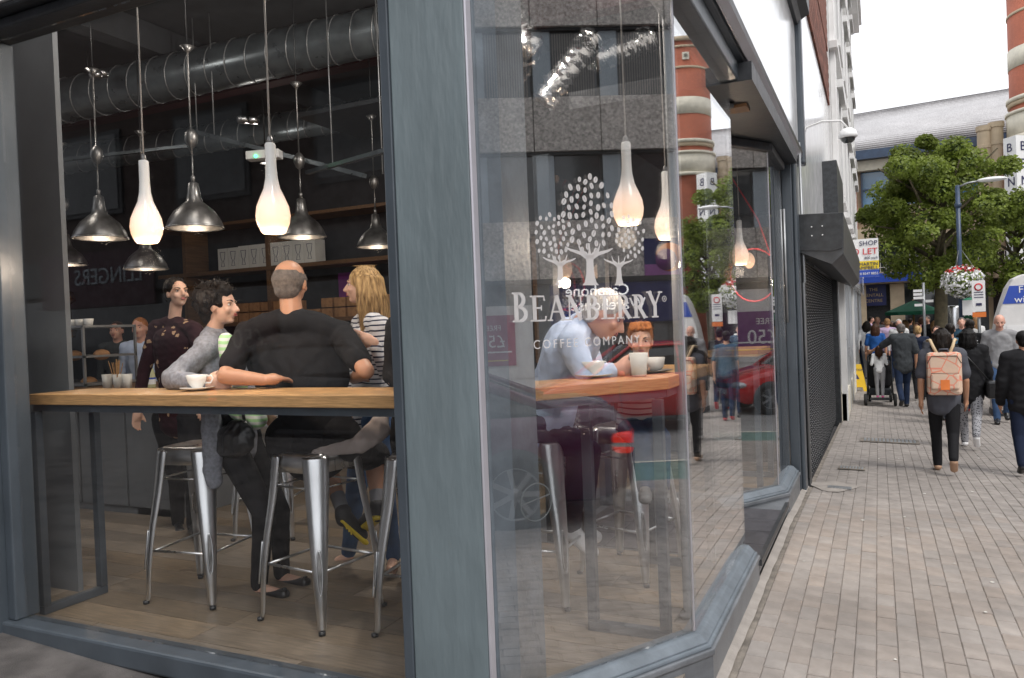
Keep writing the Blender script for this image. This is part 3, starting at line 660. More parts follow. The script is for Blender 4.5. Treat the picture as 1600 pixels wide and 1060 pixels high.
# ---------------------------------------------------------------- stools
def make_stool():
    root = empty('bar_stool', (0, 0, 0)); H = .83; a0, a1 = .147, .222
    m = MB(); n = 28; ring = []
    for k in range(n):
        t = 2 * PI * k / n; c, s_ = math.cos(t), math.sin(t); e = .38
        ring.append((math.copysign(abs(c) ** e, c), math.copysign(abs(s_) ** e, s_)))
    prof = [(.156, -.095), (.168, -.093), (.159, -.012), (.150, -.002), (.13, -.001), (.11, -.007), (.03, -.008), (.0, -.008)]
    vs = [(x * r, y * r, H + z) for r, z in prof for x, y in ring]
    fs = [(i * n + k, i * n + (k + 1) % n, (i + 1) * n + (k + 1) % n, (i + 1) * n + k) for i in range(len(prof) - 1) for k in range(n)]
    m.add(vs, fs, True); m.build('seat', M['steel'], root)
    for q in range(4):
        ang = PI / 4 + q * PI / 2; er = V3(math.cos(ang), math.sin(ang), 0); et = V3(-er[1], er[0], 0)
        m = MB(); k = 9; rows = []
        for t in (0, .12, .3, .5, .7, .85, .95, 1):
            z = H - .008 - t * (H - .023); rr = (a0 + (a1 - a0) * t + (.010 if .3 < t < .9 else 0)) * math.sqrt(2) - .03
            if t >= .85: rr = rr - .004 + (t - .85) * .04
            w = .066 * (1 - t) + .019 * t; dp = .036 * (1 - t) + .016 * t
            rows.append([er * (rr + dp * math.cos(u)) + et * (w * math.sin(u)) + V3(0, 0, z) for u in np.linspace(-1.75, 1.75, k)])
        vs = [p for r_ in rows for p in r_]
        m.add(vs, [(i * k + j, i * k + j + 1, (i + 1) * k + j + 1, (i + 1) * k + j) for i in range(len(rows) - 1) for j in range(k - 1)], True)
        lg = m.build('leg', M['steel'], root); so_ = lg.modifiers.new('s', 'SOLIDIFY'); so_.thickness = .003; so_.offset = 0
        sb = lg.modifiers.new('sub', 'SUBSURF'); sb.levels = 1; sb.render_levels = 1
        # pressed slot rim
        pts = []
        for u in np.linspace(0, 2 * PI, 25):
            zz = math.sin(u); yy = math.cos(u) * .0125
            t = .66 - (.13 * zz if abs(zz) < .9 else .13 * zz); z = H - .02 - t * (H - .035); rr = (a0 + (a1 - a0) * t + .010) * math.sqrt(2) - .03
            dp = .036 * (1 - t) + .016 * t; pts.append(er * (rr + dp + .0045) + et * yy + V3(0, 0, z))
        MB().tube(pts, .0042, 6, cap=False).build('slot_rim', M['steel'], lg)
        ic = sum(pts[:-1]) / 24; m = MB(); m.add([V3(*p) - er * .001 for p in pts[:-1]] + [ic - er * .001], [(k_, (k_ + 1) % 24, 24) for k_ in range(24)]); m.build('slot', M['steel_d'], lg)  # flat darker patch paints the shade inside the pressed recess
        f = er * ((a1) * math.sqrt(2) - .012)
        MB().lathe([(.0, 0), (.016, 0), (.017, .014), (.0, .018)], (f[0], f[1], 0), 12).build('foot_cap', M['black'], lg)
    for q in range(4):
        a = PI / 4 + q * PI / 2; b = a + PI / 2
        for z, r_, rad in ((.275, .262, .0075), (.66, .195, .005)):
            r2 = (a0 + (a1 - a0) * (1 - z / H)) * math.sqrt(2) - .025
            MB().tube([(r2 * math.cos(a), r2 * math.sin(a), z), (r2 * math.cos(b), r2 * math.sin(b), z)], rad, 8).build('foot_rail' if z < .5 else 'stretcher', M['steel'], root)
    return root
st0 = make_stool(); sg = 'galvanised metal bar stools'
st_spec = [(-3.40, 3.13, 7.6, 'leftmost galvanised bar stool, its empty seat beside the grey cardigan'), (-2.57, 3.10, -7, 'galvanised bar stool under the bald man in black'),
           (-1.95, 3.17, 6, 'galvanised bar stool half hidden by the left side of the pillar'), (-1.64, 3.73, 3, 'galvanised bar stool under the man in the pale blue shirt'),
           (-1.30, 4.24, -14, 'galvanised bar stool under the small red-haired child'), (-3.95, 4.28, 20, 'galvanised bar stool farther back, behind the standing woman in black trousers')]
for i, (x, y, a, lb) in enumerate(st_spec):
    o = st0 if i == 0 else copy_tree(st0); o.location = (x, y, .002); o.rotation_euler = (0, 0, R(a)); tag(o, lb, 'bar stool', sg)

# ---------------------------------------------------------------- opal pendants
def make_opal():
    root = empty('pendant_lamp', (0, 0, 0)); s = .88
    prof = [(.052, .0), (.060, .006), (.078, .04), (.084, .075), (.078, .115), (.060, .155), (.040, .195), (.0300, .24), (.0265, .29), (.026, .385), (.022, .392), (.0, .392)]
    MB().lathe([(r * s, z) for r, z in prof], (0, 0, 0), 28).build('glass_shade', M['opal'], root)
    MB().lathe([(.0, .385), (.012, .385), (.014, .40), (.010, .418), (.003, .425), (.0, .43)], (0, 0, 0), 14).build('lamp_cap', M['steel_d'], root)
    MB().ell((0, 0, .05), .028, 10, 8).build('bulb', M['bulb'], root)
    l_ = bpy.data.lights.new('bulb_glow', 'POINT'); l_.energy = 7; l_.color = (1, .82, .64); l_.shadow_soft_size = .05; lo = bpy.data.objects.new('bulb_glow', l_); COL.objects.link(lo); lo.parent = root; lo.location = (0, 0, -.06)
    MB().tube([(0, 0, .42), (.004, 0, 1.2), (0, 0, 2.44)], .0042, 6).build('cord', M['cord'], root)
    return root
op = make_opal()
for i, (x, y, z, lb) in enumerate([(-3.14, 2.63, 1.872, 'lit opal glass pendant lamp hanging leftmost over the window bar'), (-2.37, 2.64, 1.852, 'lit opal glass pendant lamp in front of the metal shades, left of the pillar'),
        (-1.055, 3.59, 1.865, 'lit opal glass pendant lamp hanging over the right side of the window logo'), (-1.085, 4.47, 1.875, 'lit opal glass pendant lamp just right of the logo, half behind the column'),
        (-1.075, 7.05, 1.872, 'lit opal glass pendant lamp behind the far street window, left one'), (-1.12, 7.95, 1.885, 'lit opal glass pendant lamp behind the far street window, right one')]):
    o = op if i == 0 else copy_tree(op); o.location = (x, y, z); o.rotation_euler = (0, 0, i * 1.1); tag(o, lb, 'pendant lamp', 'lit white glass pendant lamps')
DB = emis('dome_bulb', (1, .75, .5), 1.2)
def make_dome():
    root = empty('metal_pendant', (0, 0, 0))
    MB().lathe([(.185, 0), (.19, .004), (.186, .016), (.172, .055), (.135, .115), (.085, .16), (.055, .185), (.042, .24), (.034, .31), (.022, .318), (.0, .32)], (0, 0, 0), 32).build('shade', M['steel_d'], root)
    MB().lathe([(.178, .004), (.17, .05), (.13, .11), (.0, .15)], (0, 0, 0), 32).build('shade_lining', M['steel_d'], root)
    MB().lathe([(.183, -.002), (.193, .0), (.193, .006), (.186, .008)], (0, 0, 0), 32).build('rim', M['steel'], root)
    MB().lathe([(0, .32), (.014, .322), (.014, .36), (.006, .365), (.006, .55), (.03, .57), (.045, .61), (.042, .65), (.02, .68), (.006, .69), (.006, 1.2), (.012, 1.21), (.05, 1.25), (.0, 1.26)], (0, 0, 0), 16).build('stem', M['steel_d'], root)
    MB().tube([(0, 0, 1.2), (0, 0, 2.1)], .004, 5).build('cord', M['black'], root)
    MB().ell((0, 0, .07), .035, 12, 8).build('bulb', DB, root)
    l_ = bpy.data.lights.new('bulb_glow', 'POINT'); l_.energy = 3; l_.color = (1, .8, .6); l_.shadow_soft_size = .05; lo = bpy.data.objects.new('bulb_glow', l_); COL.objects.link(lo); lo.parent = root; lo.location = (0, 0, .0)
    return root
dm = make_dome()
for i, (x, y, z, lb) in enumerate([(-4.242, 3.95, 2.17, 'large brushed metal dome pendant between the two left opal lamps'), (-5.198, 3.945, 2.18, 'brushed metal dome pendant left of the leftmost opal lamp'),
        (-4.209, 5.02, 2.20, 'brushed metal dome pendant behind the second opal lamp'), (-4.31, 6.2, 2.22, 'smaller brushed metal dome pendant beside the pillar above the blonde woman'),
        (-6.0, 5.0, 2.06, 'dim metal dome pendant low behind the leftmost opal lamp'), (-7.5, 5.3, 2.22, 'dim metal dome pendant at the far left of the cafe')]):
    o = dm if i == 0 else copy_tree(dm); o.location = (x, y, z); tag(o, lb, 'metal pendant', 'brushed metal dome pendants')

# ---------------------------------------------------------------- ducts, tracks, counter, shelves
def duct(a, b, r, label, step=.2):
    a, b = V3(*a), V3(*b); root = empty('air_duct', a, label, 'air duct'); n = 20
    m = MB(); m.lathe([(r, 0), (r, np.linalg.norm(b - a))], a, n, ax=b - a); m.build('pipe', M['duct'], root)
    L_ = np.linalg.norm(b - a); d = (b - a) / L_; k = 0; sd_ = nrm(np.cross(d, (0, 0, 1))); u = np.cross(sd_, d)
    rib = None
    for q in np.arange(.1, L_, step):
        c = a + d * q
        pts = [c + (r + .003) * (math.cos(t) * sd_ + math.sin(t) * u) + d * .05 * math.sin(t) for t in np.linspace(0, 2 * PI, 21)]
        MB().tube(pts, .006, 4, cap=False).build('rib', M['galv'], root)
    m = MB(); m.lathe([(r * .93, 0), (r + .012, 0), (r + .012, .03)], b - d * .015, n, ax=d); m.build('end_collar', M['galv'], root)
    m = MB(); m.lathe([(0, 0), (r * .9, 0)], b - d * .1, n, ax=d); m.build('damper', M['dark'], root)
    return root
duct((-8.2, 4.7, 3.62), (-3.80, 5.72, 4.03), .20, 'large spiral steel air duct slanting across the dark ceiling')
duct((-9.3, 6.0, 3.55), (-4.85, 7.4, 3.90), .16, 'thinner spiral steel duct behind the large one')
# crumpled foil ducts seen through the logo window
def foil(pts, r, label, sd):
    root = MB(); pts = [V3(*p) for p in pts]; P = []
    for i in range(len(pts) - 1):
        for t in np.linspace(0, 1, 26, endpoint=False): P.append(pts[i] * (1 - t) + pts[i + 1] * t)
    rg = np.random.default_rng(sd); rad = [r * (1 + .08 * (k % 2) + rg.normal() * .05) for k in range(len(P))]
    root.tube(P, rad, 18); a = np.array(root.v); a += rg.normal(size=a.shape) * .006; root.v = [tuple(q) for q in a]
    return root.build('foil_duct', M['foil'], label=label, cat='foil duct')
foil([at(770, -30, Y=4.9), at(822, 70, Y=5.0), at(800, 110, Y=5.3)], .12, 'crumpled foil duct hanging at the upper left of the logo window', 2)
foil([at(850, 160, Y=5.0), at(905, 85, Y=5.1), at(925, 60, Y=5.2)], .085, 'bright crumpled foil duct above the coffee tree logo', 3)
foil([at(925, 95, Y=5.3), at(985, 75, Y=5.5), at(1018, 60, Y=5.6)], .09, 'sparkling foil duct beside the pendant cord at the logo window', 4)
# hanging lighting track and smoke panel
tr = empty('lighting_track', (-4.4, 5.2, 3.0), 'grey suspended lighting track on thin rods beneath the ceiling', 'lighting track')
m = MB(); p = at(300, 205, Y=5.2); q = at(430, 245, Y=5.2); r2 = at(570, 275, Y=5.2)
m.bar(p, r2, .05, .035); m.bar(at(100, 250, Y=5.2), at(300, 228, Y=5.9), .05, .03); m.bar(at(480, 270, Y=5.2), at(640, 225, Y=4.4), .04, .03); m.build('rail', M['duct'], tr)
for px, py in ((308, 205), (335, 212), (520, 262), (598, 272), (143, 240)):
    a = at(px, py, Y=5.2); MB().tube([a, (a[0], a[1], 4.3)], .006, 5).build('rod', M['galv'], tr)
a = at(413, 243, Y=5.0)
el = empty('emergency_light', a, 'small white ceiling unit with a green indicator light', 'emergency light')
MB().obox(a, (.14, .04, 0), (-.02, .05, 0), (0, 0, .035)).build('housing', M['whiteprint'], el, bev=.006)
MB().ell(a + V3(-.03, -.07, -.015), .012, 8, 6).build('indicator', emis('green_led', (.05, 1, .3), 6), el)
MB().box(-5.0, -3.7, 5.95, 7.0, 3.50, 3.54).build('ceiling_raft', M['dark'], label='pale grey suspended ceiling panel beside the pillar', cat='ceiling panel')
for k, (px, py, Y) in enumerate(((150, 122, 4.6), (160, 120, 4.7), (380, 192, 5.4), (395, 193, 5.5))):
    a = at(px, py, Y=Y); MB().lathe([(0, 0), (.05, 0), (.06, .03), (.05, .05), (0, .06)], a, 12).build('spotlight', M['steel'], label=('chrome spotlight in front of the duct at the upper left', 'second chrome spotlight beside the one at the upper left', 'chrome spotlight between the two left pendant cords', 'second chrome spotlight beside the one between the pendant cords')[k], cat='spotlight', group='chrome ceiling spotlights')
# added ceiling spotlights that brighten the room, lit like the sparkling ones in view
def added_spot_lamp(x, y, z, lb, e):
    r_ = empty('spotlight', (x, y, z), lb, 'spotlight', 'added lit ceiling spotlights')
    MB().lathe([(0, .12), (.03, .12), (.05, .05), (.06, 0), (.05, 0), (.04, .03), (0, .035)], (x, y, z), 16).build('spot_housing', M['steel_d'], r_)
    MB().lathe([(0, .02), (.04, .02)], (x, y, z), 16).build('spot_lens', emis('spot_lens', (1, .93, .82), 8), r_)
    MB().tube([(x, y, z + .12), (x, y, 4.3)], .008, 6).build('stem', M['black'], r_)
    l_ = bpy.data.lights.new('added_spot_glow', 'POINT'); l_.energy = e; l_.color = (1, .93, .84); l_.shadow_soft_size = .06; lo = bpy.data.objects.new('added_spot_glow', l_); COL.objects.link(lo); lo.parent = r_; lo.location = (0, 0, -.08)
added_spot_lamp(-2.2, 4.3, 3.55, 'added lit spotlight under the ceiling above the corner table', 78)
added_spot_lamp(-3.6, 3.4, 3.75, 'added lit spotlight under the ceiling above the bald man', 10)
added_spot_lamp(-5.6, 3.6, 3.7, 'added lit spotlight under the ceiling at the left of the cafe', 12)
added_spot_lamp(-6.0, 6.6, 3.3, 'added lit spotlight under the ceiling before the back shelves', 5)
# counter
ct = empty('service_counter', (-7, 4.7, 0), 'grey panelled service counter with a timber top at the back left', 'counter')
MB().box(-10, -5.0, 4.40, 5.2, .002, .98).build('carcass', M['panel_in'], ct)
MB().ext([(0, 0), (1.6, 0), (1.6, .98), (0, .98)], (-5.0, 4.40, .002), nrm((-.15, 1, 0)), (0, 0, 1), (-.5, 0, 0)).build('end_panel', M['panel_in'], ct)
for i in range(8): MB().box(-9.6 + i * .575, -9.59 + i * .575 + .54, 4.385, 4.3985, .06, .95).build('counter_panel', M['panel_in'], ct, bev=.004)
MB().box(-10.05, -4.95, 4.33, 5.3, .981, 1.02).build('counter_top', M['shelfwood'], ct, bev=.003)
dc = empty('glass_display_case', (-6.9, 4.85, 1.02), 'glass display case of food on the counter at the far left', 'display case')
for k, z in enumerate((1.03, 1.28, 1.55)): MB().box(-7.6, -6.35, 4.6, 5.15, z, z + .02).build('shelf', M['galv'], dc)
for x in (-7.6, -6.37):
    for y in (4.6, 5.13): MB().box(x, x + .02, y, y + .02, 1.021, 1.56).build('post', M['galv'], dc)
for i in range(6):
    a = (-7.4 + i * .19, 4.85, 1.05 + .25 * (i % 2)); mb = MB(); mb.ell(a, (.075, .07, .05)); mb.build('bun', M['kraft'], label=f'brown bun, {ORD[i]} from the left in the counter display case', cat='bun', group='buns in the display case')
for i in range(3):
    a = at(112 + i * 13, 500, Y=4.75); MB().lathe([(0, 0), (.035, 0), (.045, .06), (.043, .06), (.03, .01)], (a[0], a[1], 1.572), 14).build('white_cup', M['china'], label=('leftmost', 'middle', 'rightmost')[i] + ' of the small white cups on top of the display case', cat='cup', group='cups on the display case')
for i, px in enumerate((168, 185, 199)):
    a = at(px, 604, Y=4.45); h = .12
    MB().lathe([(0, 0), (.034, 0), (.042, h), (.038, h), (.03, .01)], (a[0], a[1], 1.022), 16).build('stirrer_cup', M['paper'], label=('leftmost', 'middle', 'rightmost')[i] + ' of three white paper cups holding things on the back counter', cat='cup', group='paper cups on the back counter')
a = at(183, 604, Y=4.45); mb = MB()
for k in range(12): q = rng.normal(size=2) * .02; mb.bar((a[0] + q[0] * .5, a[1] + q[1] * .5, 1.05), (a[0] + q[0] * 3.0, a[1] + q[1] * 2, 1.25 + rng.uniform(-.02, .02)), .009, .002)
mb.build('wooden_stirrers', M['wood'], label='bunch of wooden stirrers fanned out of a white cup', cat='stirrers', kind='thing')
a = at(236, 602, Y=4.45); bo = empty('sauce_bottle', (a[0], a[1], 1.022), 'small pale bottle with a blue and red label on the counter', 'bottle')
MB().lathe([(0, 0), (.036, 0), (.038, .02), (.038, .11), (.02, .16), (.013, .2), (.013, .235), (0, .24)], (a[0], a[1], 1.022), 16).build('bottle_body', M['bottle'], bo)
MB().lathe([(.0388, .035), (.0388, .075)], (a[0], a[1], 1.022), 16).build('label', M['whiteprint'], bo); MB().lathe([(.0386, .076), (.0386, .09)], (a[0], a[1], 1.022), 16).build('label_band', M['blue'], bo)
# shelving on the back wall
sh = empty('wall_shelves', (-6.5, 8.1, 0), 'brown timber shelves along the dark back wall', 'shelves')
for z in (1.62, 2.33): MB().box(-9.2, -3.2, 7.86, 8.29, z - .05, z).build('shelf', M['shelfwood'], sh)
for x in (-8.7, -7.2, -5.2, -3.4): MB().box(x - .03, x + .03, 7.88, 8.29, 1.0, 3.2).build('upright', M['shelfwood'], sh)
MB().box(-9.2, -3.2, 7.86, 8.29, 2.93, 2.97).build('shelf', M['shelfwood'], sh)
for i in range(9):
    x = -8.0 + i * .185; h = .30 if i > 1 else .29
    bx = empty('printed_box', (x, 8.0, 2.332), f'white carton printed with a glass outline, number {i + 1} from the left on the upper shelf' if False else
        ['white carton at the left end of the upper shelf row', 'white carton second from the left on the upper shelf', 'white carton third from the left on the upper shelf', 'white carton left of the middle of the upper shelf row', 'white carton in the middle of the upper shelf row', 'white carton just right of the middle of the row', 'white carton third from the right on the upper shelf', 'white carton second from the right on the upper shelf', 'white carton at the right end of the shelf row, above the bald head'][i], 'carton', 'white cartons printed with glass outlines')
    MB().box(x - .088, x + .088, 7.9, 8.1, 2.332, 2.332 + h).build('carton', M['paper'], bx)
    tr_ = MB(); q = [(x - .045, 2.332 + .24), (x - .03, 2.332 + .15), (x - .012, 2.332 + .12), (x - .03, 2.332 + .05), (x + .03, 2.332 + .05), (x + .012, 2.332 + .12), (x + .03, 2.332 + .15), (x + .045, 2.332 + .24), (x - .045, 2.332 + .24)]
    tr_.tube([(u, 7.898, w) for u, w in q], .004, 4); tr_.build('printed_outline', M['darkprint'], bx)
ks = 0
for row, z in ((0, 1.622), (1, 1.752)):
    for i in range(14):
        x = -7.9 + i * .2
        if -6.9 < x < -6.4 and row: continue
        MB().box(x - .085, x + .085, 7.92, 8.15, z, z + .115).build('kraft_packet', M['kraft'], label=f'brown paper packet, {ORD[i]} from the left in the {("bottom", "top")[row]} layer on the lower back shelf', cat='packet', group='brown packets on the lower shelf')
for i, (x, z, c) in enumerate([(-5.0, 2.332, 'black'), (-4.75, 2.332, 'black'), (-4.5, 2.332, 'red'), (-4.2, 2.332, 'orange'), (-4.9, 1.622, 'orange'), (-4.6, 1.622, 'red'), (-4.3, 1.622, 'paper'), (-4.0, 1.622, 'orange')]):
    MB().lathe([(0, 0), (.05, 0), (.05, .14), (.03, .17), (.03, .2), (0, .2)], (x, 8.05, z), 12).build('jar', M[c], label=f'small {("black", "black", "red", "orange", "orange", "red", "white", "orange")[i]} jar, {ORD[i % 4]} from the left at the right end of the {("upper", "lower")[i // 4]} shelf', cat='jar', group='jars at the right end of the shelves')
MB().box(-6.35, -5.75, 8.24, 8.29, 1.70, 2.2).build('dark_red_poster', M['purple'], label='dark purple poster on the back wall left of the blonde woman', cat='poster')
# coffee machine glow
a = at(103, 455, Y=7.0); MB().lathe([(0, 0), (.09, 0), (.12, .1), (.06, .2), (.05, .45), (.12, .5), (.09, .62), (0, .65)], (a[0], a[1], 1.5), 16).build('brass_urn', mat('brass', (.5, .3, .1), .25, 1.), label='brass urn gleaming on the back counter at the far left', cat='urn')

# ---------------------------------------------------------------- crockery on the bar
def cup_saucer(p, label, rz, s=1.):
    root = empty('cup_and_saucer', p, label, 'cup and saucer', rz=0); c = V3(*p)
    MB().lathe([(0, .004), (.035 * s, .002), (.04 * s, .006), (.078 * s, .014), (.080 * s, .018), (.04 * s, .011), (0, .010)], c, 28).build('saucer', M['china'], root)
    MB().lathe([(0, .012), (.024 * s, .012), (.026 * s, .018), (.043 * s, .045), (.050 * s, .076), (.047 * s, .077), (.04 * s, .048), (.02 * s, .022), (0, .02)], c, 28).build('cup', M['china'], root)
    d = V3(math.cos(rz), math.sin(rz), 0)
    MB().tube([c + d * .046 * s + V3(0, 0, .068), c + d * .068 * s + V3(0, 0, .072), c + d * .078 * s + V3(0, 0, .058), c + d * .066 * s + V3(0, 0, .036), c + d * .04 * s + V3(0, 0, .036)], .0042, 8).build('handle', M['china'], root)
    return root
cup_saucer((-3.02, 2.78, BT + .001), 'white coffee cup on its saucer standing on the long bar', R(25), 1.02)
p = at(938, 586, Z=BT); cup_saucer((-1.20, 3.42, BT + .001), 'white cup and saucer in front of the pale blue shirt', R(60), 1.1)
c2 = (-1.005, 3.50, BT + .001)
MB().lathe([(0, 0), (.030, 0), (.034, .005), (.043, .108), (.040, .108), (.03, .008)], c2, 24).build('paper_cup', M['paper'], label='tall white paper cup standing in front of the child', cat='cup')
c3 = (-.99, 3.72, BT + .001); cs = empty('cup_on_plate', c3, 'white cup on a dark saucer at the right of the tall paper cup', 'cup')
MB().lathe([(0, .002), (.04, .002), (.085, .012), (.086, .016), (0, .008)], c3, 24).build('saucer', M['steel_d'], cs)
MB().lathe([(0, .012), (.028, .014), (.045, .03), (.052, .075), (.049, .075), (.03, .02)], c3, 24).build('cup', M['china'], cs)
a = at(1178, 430, Y=7.3)
MB().tube([a + V3(.20 * math.cos(t), .05 * math.cos(t), .24 * math.sin(t)) for t in np.linspace(0, 2 * PI, 25)] + [a + V3(.2, .05, .0), a + V3(.05, 0, .5), a + V3(-.25, .05, 1.05)], .008, 6).build('red_cable_loop', M['redprint'], label='loop of red cable hanging inside the far street window', cat='cable')
# ---------------------------------------------------------------- people
def skinmat(name, c): return mat(name, c, .5, var=.06, scale=14, bump=.08, bscale=90, sss=.12)
SK = {'fair': skinmat('skin_fair', (.62, .38, .28)), 'tan': skinmat('skin_tanned', (.50, .26, .16)), 'pink': skinmat('skin_pink', (.66, .36, .27)), 'olive': skinmat('skin_olive', (.42, .25, .17)), 'brown': skinmat('skin_brown', (.2, .11, .07))}
def hairmat(name, c, c2=None):
    m = mat(name, c, .42, var=.45, scale=16, stretch=(5, 5, .7), bump=.7, bscale=26, spec=.2)
    if c2: m.node_tree.nodes[m['ramp']].color_ramp.elements[1].color = (*c2, 1)
    return m
HM = {'dark': hairmat('dark_brown_hair', (.012, .008, .006)), 'black': hairmat('black_hair', (.007, .006, .006)), 'blond': hairmat('blonde_hair', (.26, .13, .045), (.72, .48, .22)), 'grey': hairmat('grey_hair', (.13, .115, .105)),
      'white': hairmat('white_hair', (.55, .53, .5)), 'red': hairmat('ginger_hair', (.42, .13, .035), (.55, .22, .07)), 'brown': hairmat('brown_hair', (.05, .022, .012)), 'sandy': hairmat('sandy_hair', (.3, .17, .08)), 'stub': mat('cropped_grey_hair', (.13, .11, .10), .8, var=.3, scale=60, bump=.5, bscale=200)}
def cloth(name, c, **k):
    k.setdefault('bump', .7); k.setdefault('bscale', 13); return mat(name, c, .85, var=k.pop('var', .12), scale=k.pop('scale', 6), spec=.2, **k)
CL = {'black': cloth('black_cloth', (.014, .014, .016)), 'navy': cloth('navy_cloth', (.012, .018, .04)), 'jeans': cloth('blue_denim', (.045, .085, .17), var=.35), 'djeans': cloth('dark_denim', (.018, .03, .065), var=.3),
      'grey': cloth('grey_knit', (.24, .25, .285), var=.25, scale=60, bump=.7), 'gtee': cloth('grey_marl', (.28, .28, .29)), 'ctee': cloth('charcoal_jersey', (.085, .088, .105)), 'ltee': cloth('stone_cloth', (.36, .31, .29)),
      'sky': cloth('pale_blue_cotton', (.50, .60, .80)), 'white': cloth('white_cotton', (.72, .72, .72)), 'blue': cloth('bright_blue_cloth', (.02, .09, .3)), 'lilac': cloth('lilac_cotton', (.5, .38, .55)),
      'teal': cloth('slate_blue_shirt', (.04, .09, .14)), 'pink': cloth('pink_cloth', (.6, .3, .3)), 'dgrey': cloth('dark_grey_cloth', (.045, .05, .055)), 'lgrey': cloth('light_grey_cloth', (.24, .24, .26)), 'tan': cloth('tan_canvas', (.55, .42, .27)), 'redc': cloth('red_cloth', (.4, .03, .03))}
def stripes(name, c1, c2, pitch, frac, ax='Z', wob=.12):
    m = mat(name, c1, .85, var=.03, bump=.25, bscale=35, spec=.2); L = m.node_tree.links; b = m.node_tree.nodes['Principled BSDF']
    tc = N(m, 'ShaderNodeTexCoord'); sp = N(m, 'ShaderNodeSeparateXYZ'); L.new(tc.outputs['Object'], sp.inputs[0])
    nz = N(m, 'ShaderNodeTexNoise', Scale=6.0, Detail=1); L.new(tc.outputs['Object'], nz.inputs[0])
    ad = N(m, 'ShaderNodeMath', operation='MULTIPLY_ADD'); ad.inputs[1].default_value = wob * .3; L.new(nz.outputs[0], ad.inputs[0]); L.new(sp.outputs[ax], ad.inputs[2])
    dv = N(m, 'ShaderNodeMath', operation='DIVIDE'); dv.inputs[1].default_value = pitch; L.new(ad.outputs[0], dv.inputs[0])
    fr = N(m, 'ShaderNodeMath', operation='FRACT'); L.new(dv.outputs[0], fr.inputs[0])
    gt = N(m, 'ShaderNodeMath', operation='LESS_THAN'); gt.inputs[1].default_value = frac; L.new(fr.outputs[0], gt.inputs[0])
    mx = N(m, 'ShaderNodeMixRGB'); mx.inputs[1].default_value = (*c1, 1); mx.inputs[2].default_value = (*c2, 1); L.new(gt.outputs[0], mx.inputs[0]); L.new(mx.outputs[0], b.inputs['Base Color']); return m
def netprint(name, c1, c2, scale, th):
    m = mat(name, c1, .8, var=.1, bump=.2, spec=.2); L = m.node_tree.links; b = m.node_tree.nodes['Principled BSDF']
    tc = N(m, 'ShaderNodeTexCoord'); vo = N(m, 'ShaderNodeTexVoronoi', Scale=scale, feature='DISTANCE_TO_EDGE'); L.new(tc.outputs['Object'], vo.inputs[0])
    gt = N(m, 'ShaderNodeMath', operation='LESS_THAN'); gt.inputs[1].default_value = th; L.new(vo.outputs['Distance'], gt.inputs[0])
    mx = N(m, 'ShaderNodeMixRGB'); mx.inputs[1].default_value = (*c1, 1); mx.inputs[2].default_value = (*c2, 1); L.new(gt.outputs[0], mx.inputs[0]); L.new(mx.outputs[0], b.inputs['Base Color']); return m
def spots(name, c1, c2, scale, th):
    m = mat(name, c1, .8, var=.1, bump=.2, spec=.2); L = m.node_tree.links; b = m.node_tree.nodes['Principled BSDF']
    tc = N(m, 'ShaderNodeTexCoord'); vo = N(m, 'ShaderNodeTexVoronoi', Scale=scale); nz = N(m, 'ShaderNodeTexNoise', Scale=scale * 3.2); L.new(tc.outputs['Object'], vo.inputs[0]); L.new(tc.outputs['Object'], nz.inputs[0])
    ad = N(m, 'ShaderNodeMath', operation='MULTIPLY_ADD'); ad.inputs[1].default_value = .55; L.new(nz.outputs[0], ad.inputs[0]); L.new(vo.outputs[0], ad.inputs[2])
    gt = N(m, 'ShaderNodeMath', operation='LESS_THAN'); gt.inputs[1].default_value = th + .27; L.new(ad.outputs[0], gt.inputs[0])
    mx = N(m, 'ShaderNodeMixRGB'); mx.inputs[1].default_value = (*c1, 1); mx.inputs[2].default_value = (*c2, 1); L.new(gt.outputs[0], mx.inputs[0]); L.new(mx.outputs[0], b.inputs['Base Color']); return m
CL['breton'] = stripes('breton_stripes', (.72, .72, .74), (.02, .025, .06), .026, .3)
CL['kidstripe'] = stripes('child_stripes', (.66, .6, .58), (.2, .08, .1), .03, .3)
CL['greenstripe'] = stripes('green_stripes', (.72, .75, .7), (.42, .72, .36), .034, .5)
CL['floral'] = spots('floral_blouse', (.030, .008, .012), (.42, .27, .16), 13, .20)
CL['pattern'] = spots('patterned_leggings', (.32, .32, .34), (.05, .05, .06), 45, .36)
SH = {'black': mat('black_shoe', (.015, .015, .016), .3), 'white': mat('white_shoe', (.85, .85, .86), .5, var=.04), 'red': mat('red_shoe', (.45, .03, .04), .5), 'tan': mat('tan_shoe', (.42, .26, .17), .6), 'brown': mat('brown_shoe', (.08, .04, .025), .4), 'pink': mat('pink_shoe', (.8, .12, .35), .5), 'grey': mat('grey_shoe', (.2, .2, .2), .6)}
EYEW = mat('eye_white', (.7, .68, .66), .2); IRIS = mat('iris', (.03, .02, .015), .15); LIP = mat('lips', (.42, .12, .11), .45); 
UPV = V3(0, 0, 1)
TOWARD, AWAY = nrm(V3(-FWD[0], -FWD[1], 0)), nrm(V3(FWD[0], FWD[1], 0)); IR = nrm(V3(RIGHT[0], RIGHT[1], 0)); IL = -IR

